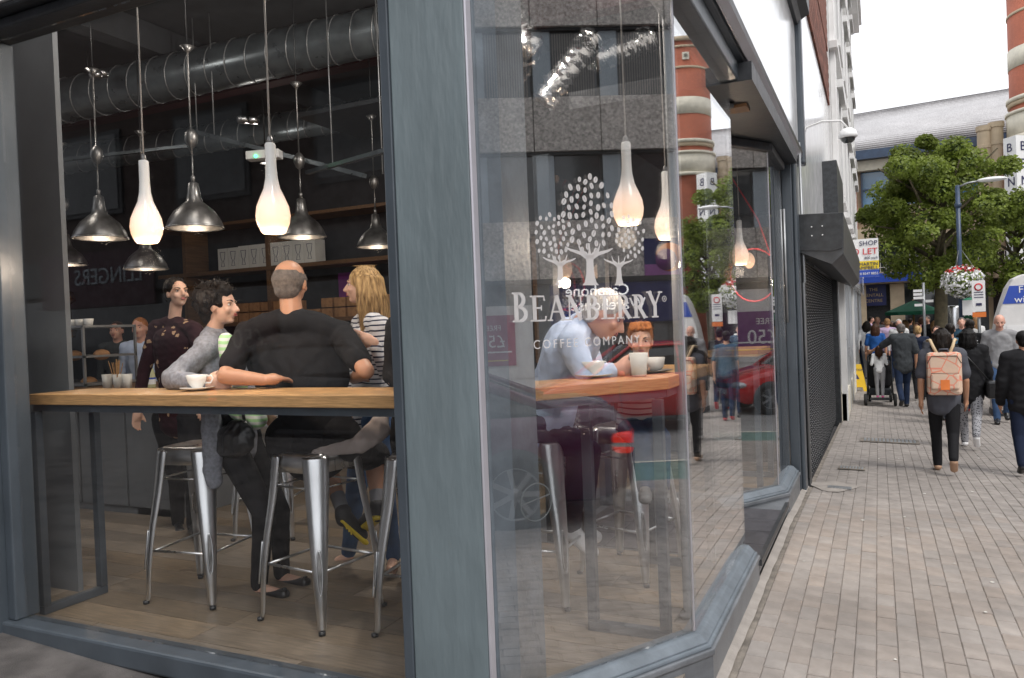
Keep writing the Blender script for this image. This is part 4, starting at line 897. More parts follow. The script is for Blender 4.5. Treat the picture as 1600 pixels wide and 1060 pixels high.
def frame(f, up=UPV):
    f = nrm(f); r = nrm(np.cross(f, up)); u = np.cross(r, f); return f, r, u
def hand(mb, w, d, n, s=1., curl=.5, side=1):
    """w wrist, d pointing direction, n palm normal (towards the palm side), side = +1 thumb on cross(d,n) side"""
    d = nrm(d); n = nrm(n - d * np.dot(n, d)); t = np.cross(d, n) * side
    mb.cap_(w, w + d * .05 * s, .024 * s, .030 * s, lat=t, k=1.25)
    mb.cap_(w + d * .03 * s, w + d * .075 * s, .020 * s, .020 * s, lat=t, k=2.0)
    for i, (o, l) in enumerate(((.031, .070), (.011, .079), (-.010, .073), (-.030, .058))):
        p = w + d * .085 * s + t * o * s; dd = d
        for q, fr in enumerate((.45, .32, .23)):
            dd = nrm(dd + n * curl * (.35 + .45 * q)); p2 = p + dd * l * fr * s * 1.05
            mb.cap_(p, p2, (.0100 - .001 * q) * s, (.0092 - .001 * q) * s, n=8); p = p2
    p = w + d * .03 * s + t * .026 * s; dd = nrm(d * .75 + t * .65 + n * .3)
    p2 = p + dd * .040 * s; mb.cap_(p, p2, .015 * s, .0115 * s, n=8); dd = nrm(dd + d * .5 + n * curl * .4); mb.cap_(p2, p2 + dd * .030 * s, .011 * s, .009 * s, n=8)

def head_mesh(mb, c, f, up, s, female=False):
    f, r, u = frame(f, up); Rm = np.array([r, f, u]).T
    mb.ell(c + u * .022 * s - f * .012 * s, V3(.074, .093, .088) * s, rot=Rm)
    mb.ell(c - u * .030 * s + f * .022 * s, V3(.057, .066, .078) * s, rot=Rm)
    mb.ell(c - u * .083 * s + f * .062 * s, V3(.026, .022, .020) * s, rot=Rm)      # chin
    mb.cap_(c - u * .06 * s - f * .02 * s, c - u * .078 * s + f * .045 * s, .045 * s, .028 * s)
    for q in (1, -1):
        mb.ell(c + r * q * .072 * s - f * .005 * s - u * .012 * s, V3(.010, .018, .030) * s, rot=Rm)
        mb.ell(c + r * q * .036 * s + f * .062 * s - u * .026 * s, V3(.024, .02, .022) * s, rot=Rm)   # cheek
        mb.ell(c + r * q * .030 * s + f * .074 * s + u * .024 * s, V3(.024, .012, .008) * s, rot=Rm)   # brow ridge
    mb.cap_(c + f * .083 * s + u * .012 * s, c + f * .108 * s - u * .026 * s, .009 * s, .0125 * s)
    mb.ell(c + f * .095 * s - u * .029 * s, V3(.017, .012, .009) * s, rot=Rm)
    mb.ell(c + f * .084 * s - u * .052 * s, V3(.022, .012, .011) * s, rot=Rm)        # mouth mound
def face_parts(root, c, f, up, s, brow, lips=LIP, open_=False):
    f, r, u = frame(f, up); Rm = np.array([r, f, u]).T
    for q in (1, -1):
        mb = MB(); mb.ell(c + r * q * .031 * s + f * .0705 * s + u * .006 * s, V3(.0120, .0065, .0058) * s, 12, 8, rot=Rm); e = mb.build('eye', EYEW, root)
        mb = MB(); mb.ell(c + r * q * .031 * s + f * .0772 * s + u * .006 * s, V3(.0054, .0022, .0058) * s, 10, 6, rot=Rm); mb.build('iris', IRIS, e)
        mb = MB(); mb.tube([c + r * q * (.013 + .036 * t) * s + f * (.0855 - .020 * t * t) * s + u * (.024 + .007 * math.sin(t * 2.4)) * s for t in np.linspace(0, 1, 5)], [.003 * s, .004 * s, .004 * s, .003 * s, .0015 * s], 6); mb.build('eyebrow', brow, root)
        mb = MB(); mb.tube([c + r * q * (.018 + .027 * t) * s + f * (.080 - .012 * t * t) * s + u * (.0125 + .003 * math.sin(t * 3.1)) * s for t in np.linspace(0, 1, 5)], .0009 * s, 5); mb.build('eyelash', brow, root)
    mb = MB(); mb.ell(c + f * .094 * s - u * .048 * s, V3(.021, .006, .0042) * s, rot=Rm); mb.ell(c + f * .093 * s - u * (.057 if not open_ else .063) * s, V3(.018, .007, .0052) * s, rot=Rm); mb.build('lips', lips, root)

def strands(mb, starts, paths, r=.0022, n=3):
    for p in paths: mb.tube(p, [r * .8] + [r] * (len(p) - 2) + [r * .3], n, cap=False)

def hair_style_smooth(kind, m): return kind == 'long' and m.name.startswith('blonde')
def hair_obj(root, kind, c, f, up, s, m, vox, length=.3, seed=0, dens=1.):
    f, r, u = frame(f, up); Rm = np.array([r, f, u]).T; mb = MB(); rg = np.random.default_rng(seed + 11)
    P = lambda a, b, d: c + (r * a + f * b + u * d) * s
    disp = .003
    if kind == 'fringe':      # bald crown, cropped back and sides
        mb.ell(P(0, -.026, .010), V3(.0795, .093, .076) * s, rot=Rm); mb.ell(P(0, -.05, -.035), V3(.064, .055, .05) * s, rot=Rm)
        for q in (1, -1): mb.ell(P(q * .052, .0, .012), V3(.026, .045, .042) * s, rot=Rm)
    elif kind == 'crop':
        mb.ell(P(0, -.020, .030), V3(.080, .094, .088) * s, rot=Rm); mb.ell(P(0, -.05, -.02), V3(.068, .06, .065) * s, rot=Rm); disp = .004
    elif kind == 'kid':
        mb.ell(P(0, -.030, .036), V3(.084, .096, .090) * s, rot=Rm); mb.ell(P(0, -.045, -.02), V3(.07, .06, .07) * s, rot=Rm)
        for k in range(9): a = -1 + k * .25; mb.cap_(P(a * .05, .025, .110), P(a * .07, .070, .090 - .010 * (k % 2)), .02 * s, .008 * s)
    elif kind == 'curly':
        for k in range(190):
            v = nrm(rg.normal(size=3));
            if v[1] > .45 and v[2] < .55: continue
            if v[2] < -.55: continue
            mb.ell(P(*(V3(0, -.032, .032) + v * V3(.096, .108, .098))), rg.uniform(.017, .03) * s, 8, 6)
        mb.ell(P(0, -.03, .035), V3(.093, .103, .097) * s, rot=Rm); mb.ell(P(0, -.07, -.05), V3(.06, .05, .06) * s, rot=Rm); disp = .006
    elif kind == 'bun':
        mb.ell(P(0, -.030, .034), V3(.088, .099, .094) * s, rot=Rm); mb.ell(P(0, -.04, -.01), V3(.084, .07, .07) * s, rot=Rm); mb.ell(P(0, -.055, -.02), V3(.066, .055, .06) * s, rot=Rm); mb.ell(P(0, -.10, .075), V3(.045, .04, .04) * s, rot=Rm)
    elif kind == 'pony':
        mb.ell(P(0, -.020, .030), V3(.081, .095, .087) * s, rot=Rm); mb.ell(P(0, -.05, -.02), V3(.07, .06, .07) * s, rot=Rm); mb.cap_(P(0, -.10, .03), P(0, -.11, -length * .8), .035 * s, .022 * s)
    elif kind == 'long':
        mb.ell(P(0, -.020, .032), V3(.085, .10, .088) * s, rot=Rm)
        for a in np.linspace(-1, 1, 9):
            th = a * 1.9; x, y = .076 * math.sin(th), -.03 - .075 * math.cos(th)
            ln = length * (1 - .18 * abs(a)) * rg.uniform(.94, 1.03)
            mb.cap_(P(x, y, .03), P(x * 1.15, y * 1.05 - .01, -.11), .030 * s, .034 * s); mb.cap_(P(x * 1.15, y * 1.05 - .01, -.11), P(x * 1.1, y * .9 - .02, -ln), .034 * s, .018 * s)
        disp = .005
    if hair_style_smooth(kind, m): disp = .0009
    h = remesh(mb, 'hair', m, vox, tuple(wloc(root)), root, 2, disp * s, 26, seed)
    if kind == 'long' and vox < .011:
        st = MB(); pl = []
        for k in range(int(260 * dens)):
            th = rg.uniform(-2.0, 2.0); x, y = .084 * math.sin(th), -.03 - .084 * math.cos(th); ln = length * (1 - .1 * abs(th)) * rg.uniform(.75, 1.07); j = rg.normal(size=3) * .006
            x2 = rg.uniform(-.5, .5)
            pl.append([P(x2 * .03, -.02 + rg.normal() * .02, .12), P(x * .75, y * .75, .09), P(x * 1.08, y * 1.08, .01), P(x * 1.3 + j[0], y * 1.25 + j[1], -.09), P(x * 1.38 + j[0] * 2, y * 1.2 + j[1] - .012, -.09 - (ln - .09) * .55), P(x * 1.2 + j[1] * 3, y * 1.08 - .02 + j[2], -ln)])
        strands(st, None, pl, .0016 * s); st.build('loose_strands', m, h)
    if kind in ('fringe', 'crop', 'kid', 'bun') and vox < .0075:
        st = MB(); pl = []; co = np.empty(len(h.data.vertices) * 3); h.data.vertices.foreach_get('co', co); co = co.reshape(-1, 3); no = np.empty(len(co) * 3); h.data.vertex_normals.foreach_get('vector', no); no = no.reshape(-1, 3)
        dn = -u * .8 - f * .5; org = np.array(wloc(root))
        for i in rg.integers(0, len(co), 1500 if kind == 'fringe' else 900):
            n_ = no[i]; t_ = nrm(dn - n_ * dn.dot(n_) + rg.normal(size=3) * .25); L_ = .011 if kind == 'fringe' else .022; p_ = co[i] + org - n_ * .002
            pl.append([p_, p_ + (t_ * .7 + n_ * .25) * L_ * .5, p_ + (t_ + n_ * .12) * L_])
        strands(st, None, pl, .0011 * s); st.build('loose_strands', m, h)
    if kind == 'curly' and vox < .011:
        st = MB(); pl = []
        for k in range(int(170 * dens)):
            v = nrm(rg.normal(size=3))
            if v[2] < -.3 or (v[1] > .5 and v[2] < .5): continue
            b = P(*(V3(0, -.022, .032) + v * V3(.102, .114, .104))); e = b + (Rm @ (v * .02 + rg.normal(size=3) * .016)) * s; g = e + (Rm @ (rg.normal(size=3) * .014 - V3(0, 0, .008))) * s
            pl.append([b, e, g])
        strands(st, None, pl, (.003 if kind == 'curly' else .002) * s); st.build('loose_strands', m, h)
    return h

def person(label, J, s, skin, hair, hcol, top, legs, shoes, sleeve=.5, vox=.014, face=False, female=False, shorts=1., curl=.35, group=None, hlen=.35, skirt=None, topdown=.0, dens=1., fat_=1., loose=0., seed=0, hands=None, armf=1.):
    J = {k: np.array(v, float) for k, v in J.items()}
    base = V3((J['aL'][0] + J['aR'][0]) / 2, (J['aL'][1] + J['aR'][1]) / 2, min(J['aL'][2], J['aR'][2]) - .08 * s)
    root = empty('person', base, label, 'person', group)
    sk = SK[skin]; hc, f, up = J['hd'], J['f'], J.get('up', UPV)
    lat = nrm(J['sR'] - J['sL']); latp = nrm(J['hR'] - J['hL']); w = np.linalg.norm(J['sR'] - J['sL']) / 2
    mid = (J['sL'] + J['sR']) / 2; pel = (J['hL'] + J['hR']) / 2; tor = pel - mid
    def torso(mb, g):
        F = fat_
        if g > 0: mb.cap_(J['nk'] - lat * .03 * s - V3(0, 0, .028 * s), J['nk'] + lat * .03 * s - V3(0, 0, .028 * s), .058 * s + g * .5, .058 * s + g * .5)
        mb.cap_(mid + tor * .12, mid + tor * .5, (.098 * s + g) * F, (.092 * s + g) * F, lat=lat, k=(w + .01) / (.098 * s * F) * .88)
        mb.cap_(mid + tor * .5, pel + tor * .02, (.094 * s + g) * F, (.104 * s + g) * F, lat=latp, k=1.38 if not female else 1.36)
        for a in ('L', 'R'): mb.cap_(J['nk'] - (J['nk'] - J['s' + a]) * .12 - V3(0, 0, .008), J['s' + a], .046 * s + g, .054 * s + g)
        if female: 
            ff = nrm(np.cross(UPV, lat)); ff = ff if ff.dot(J.get('bf', f)) > 0 else -ff
            for q in (1, -1): mb.ell(mid + tor * .36 + ff * .062 * s + lat * q * .06 * s, V3(.050, .036, .050) * s + g)
    def arm(mb, a, fr, g):
        S_, E_, W_ = J['s' + a], J['e' + a], J['w' + a]
        mb.cap_(S_, E_ if fr >= .5 else S_ + (E_ - S_) * fr * 2, (.050 * s + g) * armf, ((.040 if fr >= .5 else .048) * s + g) * armf)
        if fr > .5: mb.cap_(E_, E_ + (W_ - E_) * (fr - .5) * 2, .040 * s + g, .040 * s + g - .014 * s * (fr - .5) * 2)
    def leg(mb, a, fr, g, g2=None):
        H, K, A = J['h' + a], J['k' + a], J['a' + a]; g2 = g if g2 is None else g2
        mb.cap_(H, K, .088 * s + g, .058 * s + g, lat=latp, k=1.0)
        if fr > .5: mb.cap_(K, K + (A - K) * (fr - .5) * 2, .056 * s + g, .038 * s + g2)
        mb.ell(H - (J['hR'] - J['hL']) * 0 + V3(0, 0, .03 * s), .09 * s + g)
    # body
    b = MB(); head_mesh(b, hc, f, up, s)
    b.cap_(J['nk'], hc - nrm(up) * .05 * s - nrm(f) * .015 * s, .056 * s if not female else .048 * s, .050 * s if not female else .045 * s)
    torso(b, -.008 * s)
    for a in ('L', 'R'):
        b.cap_(J['s' + a], J['e' + a], .043 * s * armf, .039 * s * armf); b.cap_(J['e' + a], J['e' + a] + (J['w' + a] - J['e' + a]) * .35, .039 * s * armf, .038 * s * armf); b.cap_(J['e' + a] + (J['w' + a] - J['e' + a]) * .35, J['w' + a], .038 * s * armf, .026 * s * armf)
        d = nrm(J['w' + a] - J['e' + a]); hd = J.get('d' + a, d); n = J.get('n' + a, nrm(np.cross(UPV, d) if abs(d[2]) < .8 else -lat * (1 if a == 'R' else -1)))
        hand(b, J['w' + a], hd, n, s, curl, 1 if a == 'L' else -1)
        H, K, A = J['h' + a], J['k' + a], J['a' + a]
        b.cap_(H, K, .078 * s, .050 * s); b.cap_(K, K + (A - K) * .35, .050 * s, .051 * s); b.cap_(K + (A - K) * .35, A, .050 * s, .031 * s)
        tf = nrm(J['t' + a] - A); b.cap_(A - V3(0, 0, .03 * s), J['t' + a] - tf * .03 * s, .033 * s, .024 * s)
    body = remesh(b, 'body', sk, vox, tuple(base), root, 2)
    # top
    t = MB(); torso(t, .010 * s + loose)
    if topdown:
        t.cap_(pel, pel + V3(0, 0, -topdown * s), .112 * s * fat_ + loose, .110 * s + loose, lat=latp, k=1.38)
    for a in ('L', 'R'): 
        if sleeve > 0: arm(t, a, sleeve, .008 * s + loose)
    remesh(t, 'top', CL[top], max(vox, .008), tuple(base), root, 3, .006 * s + .003, 17, seed + 1)
    # legs
    l = MB(); l.cap_(pel, pel + V3(0, 0, .08 * s), .104 * s * min(fat_, 1.08), .096 * s, lat=latp, k=1.34)
    for a in ('L', 'R'): leg(l, a, shorts, .008 * s + (0 if shorts > .8 else .018), .012 * s)
    remesh(l, 'trousers' if shorts > .8 else 'shorts', CL[legs], max(vox, .008), tuple(base), root, 2, .003 * s, 18, seed + 2)
    if shoes:
        for a in ('L', 'R'):
            A, T = J['a' + a], J['t' + a]; d = nrm(T - A); ls = nrm(np.cross(d, J.get('su', UPV))); 
            sh_ = MB(); heel = A - V3(0, 0, .045 * s) - d * .015 * s
            sh_.cap_(heel, A + V3(0, 0, -.02 * s) + d * .01 * s, .038 * s, .037 * s); sh_.cap_(heel, T - d * .035 * s, .036 * s, .034 * s, lat=ls, k=1.22); sh_.cap_(A, T - d * .06 * s, .035 * s, .028 * s)
            so2 = remesh(sh_, 'shoe', SH[shoes], max(vox * .7, .006), tuple(base), root, 2)
            if shoes == 'white' or shoes == 'red' or shoes == 'tan': pass
    if hair: hair_obj(root, hair, hc, f, up, s, HM[hcol], max(vox * .8, .007), hlen, seed, dens)
    if face: face_parts(root, hc, f, up, s, HM['brown'] if hcol in ('grey', 'white', 'red', 'blond') else HM[hcol], open_=False)
    return root

def walker(x, y, heading, h, z=None, phase=.5, arms=.3, lean=0., turn=0.):
    """joints of a walking figure; heading in degrees from +Y towards +X; phase -1..1 stride"""
    s = h / 1.72; z = ground(x, y) if z is None else z; a = R(heading); f = V3(math.sin(a), math.cos(a), 0); r = V3(f[1], -f[0], 0); o = V3(x, y, z)
    P = lambda a_, b, c: o + (r * a_ + f * b + UPV * c) * s
    J = {}; st = phase * .30
    J['f'] = nrm(f * math.cos(R(turn)) + r * math.sin(R(turn)) - UPV * lean); J['bf'] = f
    J['hd'] = P(0, .03 + lean * .1, 1.60); J['nk'] = P(0, .0, 1.44); J['sL'] = P(-.17, 0, 1.40); J['sR'] = P(.17, 0, 1.40)
    J['hL'] = P(-.085, 0, .92); J['hR'] = P(.085, 0, .92)
    for q, n in ((-1, 'L'), (1, 'R')):
        k = st * q                                  # + = forward foot
        if k >= 0:
            J['k' + n] = P(q * .085, k * .62 + .04, .50); J['a' + n] = P(q * .075, k, .085); J['t' + n] = P(q * .085, k + .19, .03)
        else:
            J['k' + n] = P(q * .085, k * .38 + .03, .48); J['a' + n] = P(q * .075, k * 1.15, .085 + abs(k) * .62); J['t' + n] = P(q * .08, k * 1.15 + .11, .03 + abs(k) * .12)
        sw = -k * arms / .3
        J['e' + n] = P(q * .23, sw * .55 - .03, 1.10); J['w' + n] = P(q * .235, sw * 1.1 + .05, .86)
    return J
sc_ = lambda h: h / 1.72

if True:
    # --- woman in the floral blouse
    Y0 = 3.95
    J = dict(f=nrm(IR * .72 + TOWARD * .65 + UPV * .06), bf=nrm(IR + TOWARD), hd=at(277, 458, Y=Y0), nk=at(272, 502, Y=Y0), sL=at(303, 516, Y=Y0 - .05), sR=at(245, 512, Y=Y0 - .02),
             eL=at(322, 575, Y=3.8), wL=at(318, 622, Y=3.7), eR=at(226, 580, Y=3.88), wR=at(216, 640, Y=3.80), hL=at(296, 660, Y=3.95), hR=at(258, 660, Y=3.95), kL=at(302, 745, Y=3.95), kR=at(276, 750, Y=4.1),
             aL=at(302, 822, Y=4.05), aR=at(278, 818, Y=4.25), tL=at(310, 834, Y=3.9), tR=at(282, 833, Y=4.1))
    p_ = person('dark-haired woman in a floral blouse standing behind the bar at the left', J, .92, 'fair', 'bun', 'dark', 'floral', 'black', 'black', .92, .0075, True, True, dens=1, seed=3)
    # --- woman in the grey cardigan, face in profile
    J = dict(f=nrm(IR * .97 + TOWARD * .12 - UPV * .04), bf=IR, hd=at(344, 478, Y=3.13), nk=at(334, 520, Y=3.13), sL=at(320, 548, Y=3.0), sR=at(352, 540, Y=3.3), eL=at(268, 592, Y=2.86), wL=at(316, 600, Y=2.82), eR=at(380, 600, Y=3.3), wR=at(410, 640, Y=3.2),
             hL=at(350, 680, Y=3.10), hR=at(384, 690, Y=3.35), kL=at(412, 800, Y=3.15), kR=at(436, 800, Y=3.38), aL=at(405, 912, Y=3.26), aR=at(440, 895, Y=3.46), tL=at(450, 931, Y=3.22), tR=at(483, 912, Y=3.42), dL=nrm(IR))
    p_ = person('curly-haired woman in a grey cardigan leaning on the bar, face in profile', J, .93, 'fair', 'curly', 'dark', 'grey', 'black', None, 1.0, .0075, True, True, loose=.008, seed=5, topdown=.05, dens=1.4)
    base = tuple(wloc(p_)); g = MB()
    g.cap_(at(330, 630, Y=3.0), at(333, 735, Y=2.98), .062, .052, lat=IR, k=.9); g.cap_(at(332, 735, Y=2.98), at(335, 752, Y=2.98), .052, .040, lat=IR, k=1.0); remesh(g, 'cardigan_front', CL['grey'], .008, base, p_, 2, .006, 18)
    g = MB(); g.cap_(at(354, 535, Y=2.98), at(368, 600, Y=3.02), .052, .075, lat=IR, k=.8); g.cap_(at(372, 640, Y=3.1), at(400, 655, Y=3.1), .055, .06); remesh(g, 'striped_tee', CL['greenstripe'], .008, base, p_, 2, .003, 18)
    for q in ('L', 'R'):
        A, T = J['a' + q], J['t' + q]; d = nrm(T - A); g = MB(); g.cap_(A - V3(0, 0, .058), T - d * .03 - V3(0, 0, .0), .030, .028, lat=np.cross(d, UPV), k=1.15); remesh(g, 'flat_shoe', SH['black'], .006, base, p_, 1)
        MB().ell(T - d * .03 + V3(0, 0, .028), V3(.014, .014, .008)).build('shoe_bow', SH['black'], p_)
    # handbag
    g = MB(); c = at(366, 688, Y=3.02)
    g.ell(c, V3(.125, .06, .095)); g.ell(c + V3(.03, 0, .03), V3(.10, .05, .08)); g.ell(c + V3(-.04, 0, -.04), V3(.10, .055, .05))
    hb = empty('handbag', c - V3(0, 0, .1), 'soft black leather handbag hanging against the grey cardigan', 'handbag')
    remesh(g, 'bag_body', mat('black_leather', (.016, .016, .018), .32, bump=.5, bscale=24), .008, tuple(wloc(hb)), hb, 2, .010, 22)
    MB().tube([c + V3(-.09, 0, .06), c + V3(-.07, 0, .2), c + V3(.02, .02, .28), c + V3(.08, 0, .08)], .008, 6).build('strap', SH['black'], hb)
    # --- bald man in black from behind
    J = dict(f=nrm(AWAY + IR * .12), bf=AWAY, hd=at(454, 442, Y=3.10), nk=at(456, 492, Y=3.08), sL=at(388, 523, Y=3.06), sR=at(532, 520, Y=3.22), eL=at(352, 588, Y=2.84), wL=at(414, 594, Y=2.86), eR=at(572, 580, Y=3.06), wR=at(552, 592, Y=3.38),
             hL=at(452, 694, Y=3.06), hR=at(530, 694, Y=3.16), kL=at(505, 712, Y=3.55), kR=at(585, 712, Y=3.52), aL=at(536, 800, Y=3.42), aR=at(590, 792, Y=3.40), tL=at(570, 842, Y=3.52), tR=at(560, 828, Y=3.62), dL=nrm(IR * .6 + AWAY), nL=-UPV, dR=nrm(AWAY), nR=-UPV)
    p_ = person('bald-crowned man in a black t-shirt seen from behind, elbow on the bar', J, 1.03, 'tan', 'fringe', 'stub', 'black', 'black', None, .36, .0075, False, shorts=.52, fat_=.97, loose=.006, seed=8, topdown=.07, armf=1.03)
    base = tuple(wloc(p_))
    g = MB(); g.cap_(at(490, 708, Y=2.99), at(560, 696, Y=3.03), .012, .030, lat=UPV, k=1.4); g.cap_(at(560, 696, Y=3.03), at(594, 668, Y=3.1), .030, .040, lat=UPV, k=1.5); g.cap_(at(594, 670, Y=3.1), at(603, 650, Y=3.14), .036, .018); remesh(g, 'shirt_tail', CL['ltee'], .008, base, p_, 2, .007, 20)
    for q in ('L', 'R'):
        A, T = J['a' + q], J['t' + q]; d = nrm(T - A); K = J['k' + q]
        g = MB(); g.cap_(A + (K - A) * .05, A + (K - A) * .28, .038, .042); remesh(g, 'sock', CL['lgrey'], .007, base, p_, 1)
        g = MB(); g.cap_(A + V3(0, 0, -.02), T - d * .03, .046, .035, lat=np.cross(d, UPV), k=1.15); g.cap_(A, A - V3(0, 0, .04), .046, .042); tr_ = remesh(g, 'trainer', mat('black_trainer_' + q.lower(), (.02, .02, .022), .6), .006, base, p_, 1)
        sd_ = TOWARD * .05
        g = MB(); g.cap_(A - V3(0, 0, .062) - d * .03, T - V3(0, 0, .018), .018, .016, lat=np.cross(d, UPV), k=2.6); remesh(g, 'sole', M['flash'], .005, base, tr_, 1)
        for k in range(3): MB().bar(A + d * (.05 + .022 * k) - V3(0, 0, .045) + TOWARD * .05, A + d * (.035 + .022 * k) + V3(0, 0, .0) + TOWARD * .046, .008, .006).build('stripe', M['flash'], tr_)
    # --- blonde woman
    Y0 = 3.62
    J = dict(f=nrm(IL * .9 + AWAY * .25 + TOWARD * .2), bf=nrm(IL), hd=at(566, 446, Y=Y0), nk=at(576, 492, Y=Y0), sL=at(594, 512, Y=Y0 - .15), sR=at(562, 508, Y=Y0 + .2), eL=at(604, 582, Y=3.48), wL=at(585, 536, Y=3.36), eR=at(545, 590, Y=3.8), wR=at(555, 640, Y=3.7),
             hL=at(590, 668, Y=3.62), hR=at(572, 668, Y=3.80), kL=at(602, 775, Y=3.66), kR=at(555, 775, Y=3.82), aL=at(614, 868, Y=3.80), aR=at(545, 862, Y=3.92), tL=at(608, 893, Y=3.64), tR=at(522, 880, Y=3.86), dL=nrm(IL * .9 + UPV * .35), nL=nrm(AWAY))
    p_ = person('blonde long-haired woman in a striped breton top beside the pillar', J, .93, 'fair', 'long', 'blond', 'breton', 'jeans', None, .95, .0065, True, True, hlen=.44, seed=12, dens=5, curl=.5)
    base = tuple(wloc(p_))
    for q in ('L', 'R'):
        A, T = J['a' + q], J['t' + q]; d = nrm(T - A); g = MB(); g.cap_(A - V3(0, 0, .07), T - V3(0, 0, .02), .012, .012, lat=np.cross(d, UPV), k=2.8); remesh(g, 'sandal', SH['brown'], .005, base, p_, 1)
        MB().tube([A + np.cross(d, UPV) * .04 - V3(0, 0, .05), A + d * .1 + V3(0, 0, -.025), A - np.cross(d, UPV) * .04 - V3(0, 0, .05)], .005, 6).build('sandal_strap', SH['brown'], p_)
    # --- dark-clad customer mostly behind the pillar
    J = dict(f=nrm(AWAY + IL * .3), bf=AWAY, hd=at(664, 440, Y=3.25), nk=at(662, 486, Y=3.2), sL=at(622, 512, Y=3.15), sR=at(712, 512, Y=3.3), eL=at(612, 590, Y=3.1), wL=at(640, 600, Y=2.95), eR=at(730, 590, Y=3.3), wR=at(730, 640, Y=3.4),
             hL=at(640, 690, Y=3.15), hR=at(690, 690, Y=3.2), kL=at(632, 712, Y=3.62), kR=at(700, 712, Y=3.6), aL=at(640, 825, Y=3.5), aR=at(700, 825, Y=3.5), tL=at(640, 845, Y=3.7), tR=at(700, 845, Y=3.7))
    person('person in black clothes on the stool half hidden by the pillar', J, .98, 'fair', 'crop', 'dark', 'black', 'black', 'black', .9, .013, fat_=1.1, seed=14)
    # --- man in the pale blue shirt, bent over the bar towards the child
    J = dict(f=nrm(IR * .8 + TOWARD * .25 - UPV * .55), up=nrm(UPV + IR * .55), bf=IR, hd=at(946, 492, Y=3.62), nk=at(912, 505, Y=3.66), sL=at(893, 535, Y=3.48), sR=at(905, 512, Y=3.92), eL=at(915, 588, Y=3.42), wL=at(958, 578, Y=3.50), eR=at(930, 585, Y=3.9), wR=at(965, 590, Y=4.0),
             hL=at(840, 668, Y=3.62), hR=at(856, 668, Y=3.86), kL=at(905, 700, Y=3.75), kR=at(920, 706, Y=3.98), aL=at(893, 822, Y=3.90), aR=at(912, 818, Y=4.05), tL=at(932, 872, Y=3.88), tR=at(938, 846, Y=4.10), dL=nrm(IR))
    p_ = person('white-haired man in a pale blue shirt bending over the bar to the child', J, 1.03, 'pink', 'crop', 'white', 'sky', 'navy', 'white', .95, .0085, True, fat_=1.18, loose=.008, seed=17, topdown=.02)
    # --- child
    J = dict(f=nrm(TOWARD + IL * .15 - UPV * .1), bf=TOWARD, hd=at(1001, 533, Y=3.94), nk=at(1002, 580, Y=4.0), sL=at(1022, 592, Y=4.0), sR=at(980, 592, Y=3.95), eL=at(1030, 612, Y=3.86), wL=at(1015, 598, Y=3.72), eR=at(968, 612, Y=3.85), wR=at(975, 592, Y=3.72),
             hL=at(1010, 668, Y=4.05), hR=at(985, 668, Y=4.0), kL=at(1032, 685, Y=3.75), kR=at(1000, 688, Y=3.72), aL=at(1035, 760, Y=3.78), aR=at(1008, 762, Y=3.75), tL=at(1036, 782, Y=3.62), tR=at(1008, 784, Y=3.6))
    person('red-haired child in a striped top on a stool behind the paper cup', J, .80, 'fair', 'kid', 'red', 'kidstripe', 'jeans', 'grey', .6, .0075, True, seed=19, dens=1.2)
    # --- two staff at the back
    for (px, py, Y, hc_, tp_, lb, sd) in ((182, 478, 6.2, 'brown', 'dgrey', 'dim figure in dark clothes working at the back left behind the counter', 21), (218, 470, 5.6, 'red', 'sky', 'member of staff in a light blue shirt behind the counter', 22)):
        a = at(px, py, Y=Y); J = walker(a[0], a[1], 150, 1.66, 0, .05, .1); d_ = a[2] - J['hd'][2]
        person(lb, J, .96, 'pink', 'crop', hc_, tp_, 'black', 'black', .9, .012, True, seed=sd)

    # ------------------------------------------------ street
    def street(label, px, py, h, heading, skin, hair, hcol, top, legs, shoes, phase=.5, Yfix=None, z0=-.4, hy=None, **k):
        z = z0
        if Yfix is None:
            for _ in range(25): p = at(px, py, Z=z); z = ground(p[0], p[1])
        else: p = at(px, 500, Y=Yfix); z = ground(p[0], p[1])
        if hy:
            r_ = ray(px, hy); h = CAM[2] + r_[2] * math.hypot(p[0], p[1]) / math.hypot(r_[0], r_[1]) - z; print('height', label[:30], round(h, 2)); h = min(max(h, 1.48), 1.9)
        J = walker(p[0], p[1], heading, h, z, phase, k.pop('arms', .25), k.pop('lean', 0), k.pop('turn', 0)); J.update(k.pop('J', {}))
        return person(label, J, h / 1.72, skin, hair, hcol, top, legs, shoes, **k), p, z, J
    bpk, P0, z0, J0 = street('woman with long dark hair and a patterned backpack walking away', 1478, 741, 1.60, 2, 'tan', 'long', 'dark', 'ctee', 'black', 'tan', -.75, hy=512, sleeve=.36, vox=.009, female=True, hlen=.43, loose=.020, topdown=.10, arms=.12, seed=30)
    bc = V3(P0[0] - .0, P0[1] - .21, z0 + 1.05)
    bk = empty('backpack', bc - V3(0, 0, .2), 'cream and orange patterned backpack worn by the dark-haired woman', 'backpack')
    bm = netprint('backpack_print', (.64, .47, .36), (.70, .26, .18), 9, .045)
    MB().box(bc[0] - .155, bc[0] + .155, bc[1] - .03, bc[1] + .10, bc[2] - .22, bc[2] + .21).build('bag_body', bm, bk, bev=.035)
    MB().box(bc[0] - .125, bc[0] + .125, bc[1] - .072, bc[1] - .028, bc[2] - .16, bc[2] + .0).build('front_pocket', bm, bk, bev=.02)
    MB().box(bc[0] - .04, bc[0] + .04, bc[1] - .077, bc[1] - .0721, bc[2] - .16, bc[2] - .06).build('leather_patch', M['orange'], bk)
    MB().tube([bc + V3(-.12, -.074, .005), bc + V3(.12, -.074, .005)], .004, 5).build('zip', SH['brown'], bk)
    MB().tube([bc + V3(-.15, -.02, .10), bc + V3(-.11, -.034, .175), bc + V3(.11, -.034, .175), bc + V3(.15, -.02, .10)], .004, 5).build('zip', SH['brown'], bk)
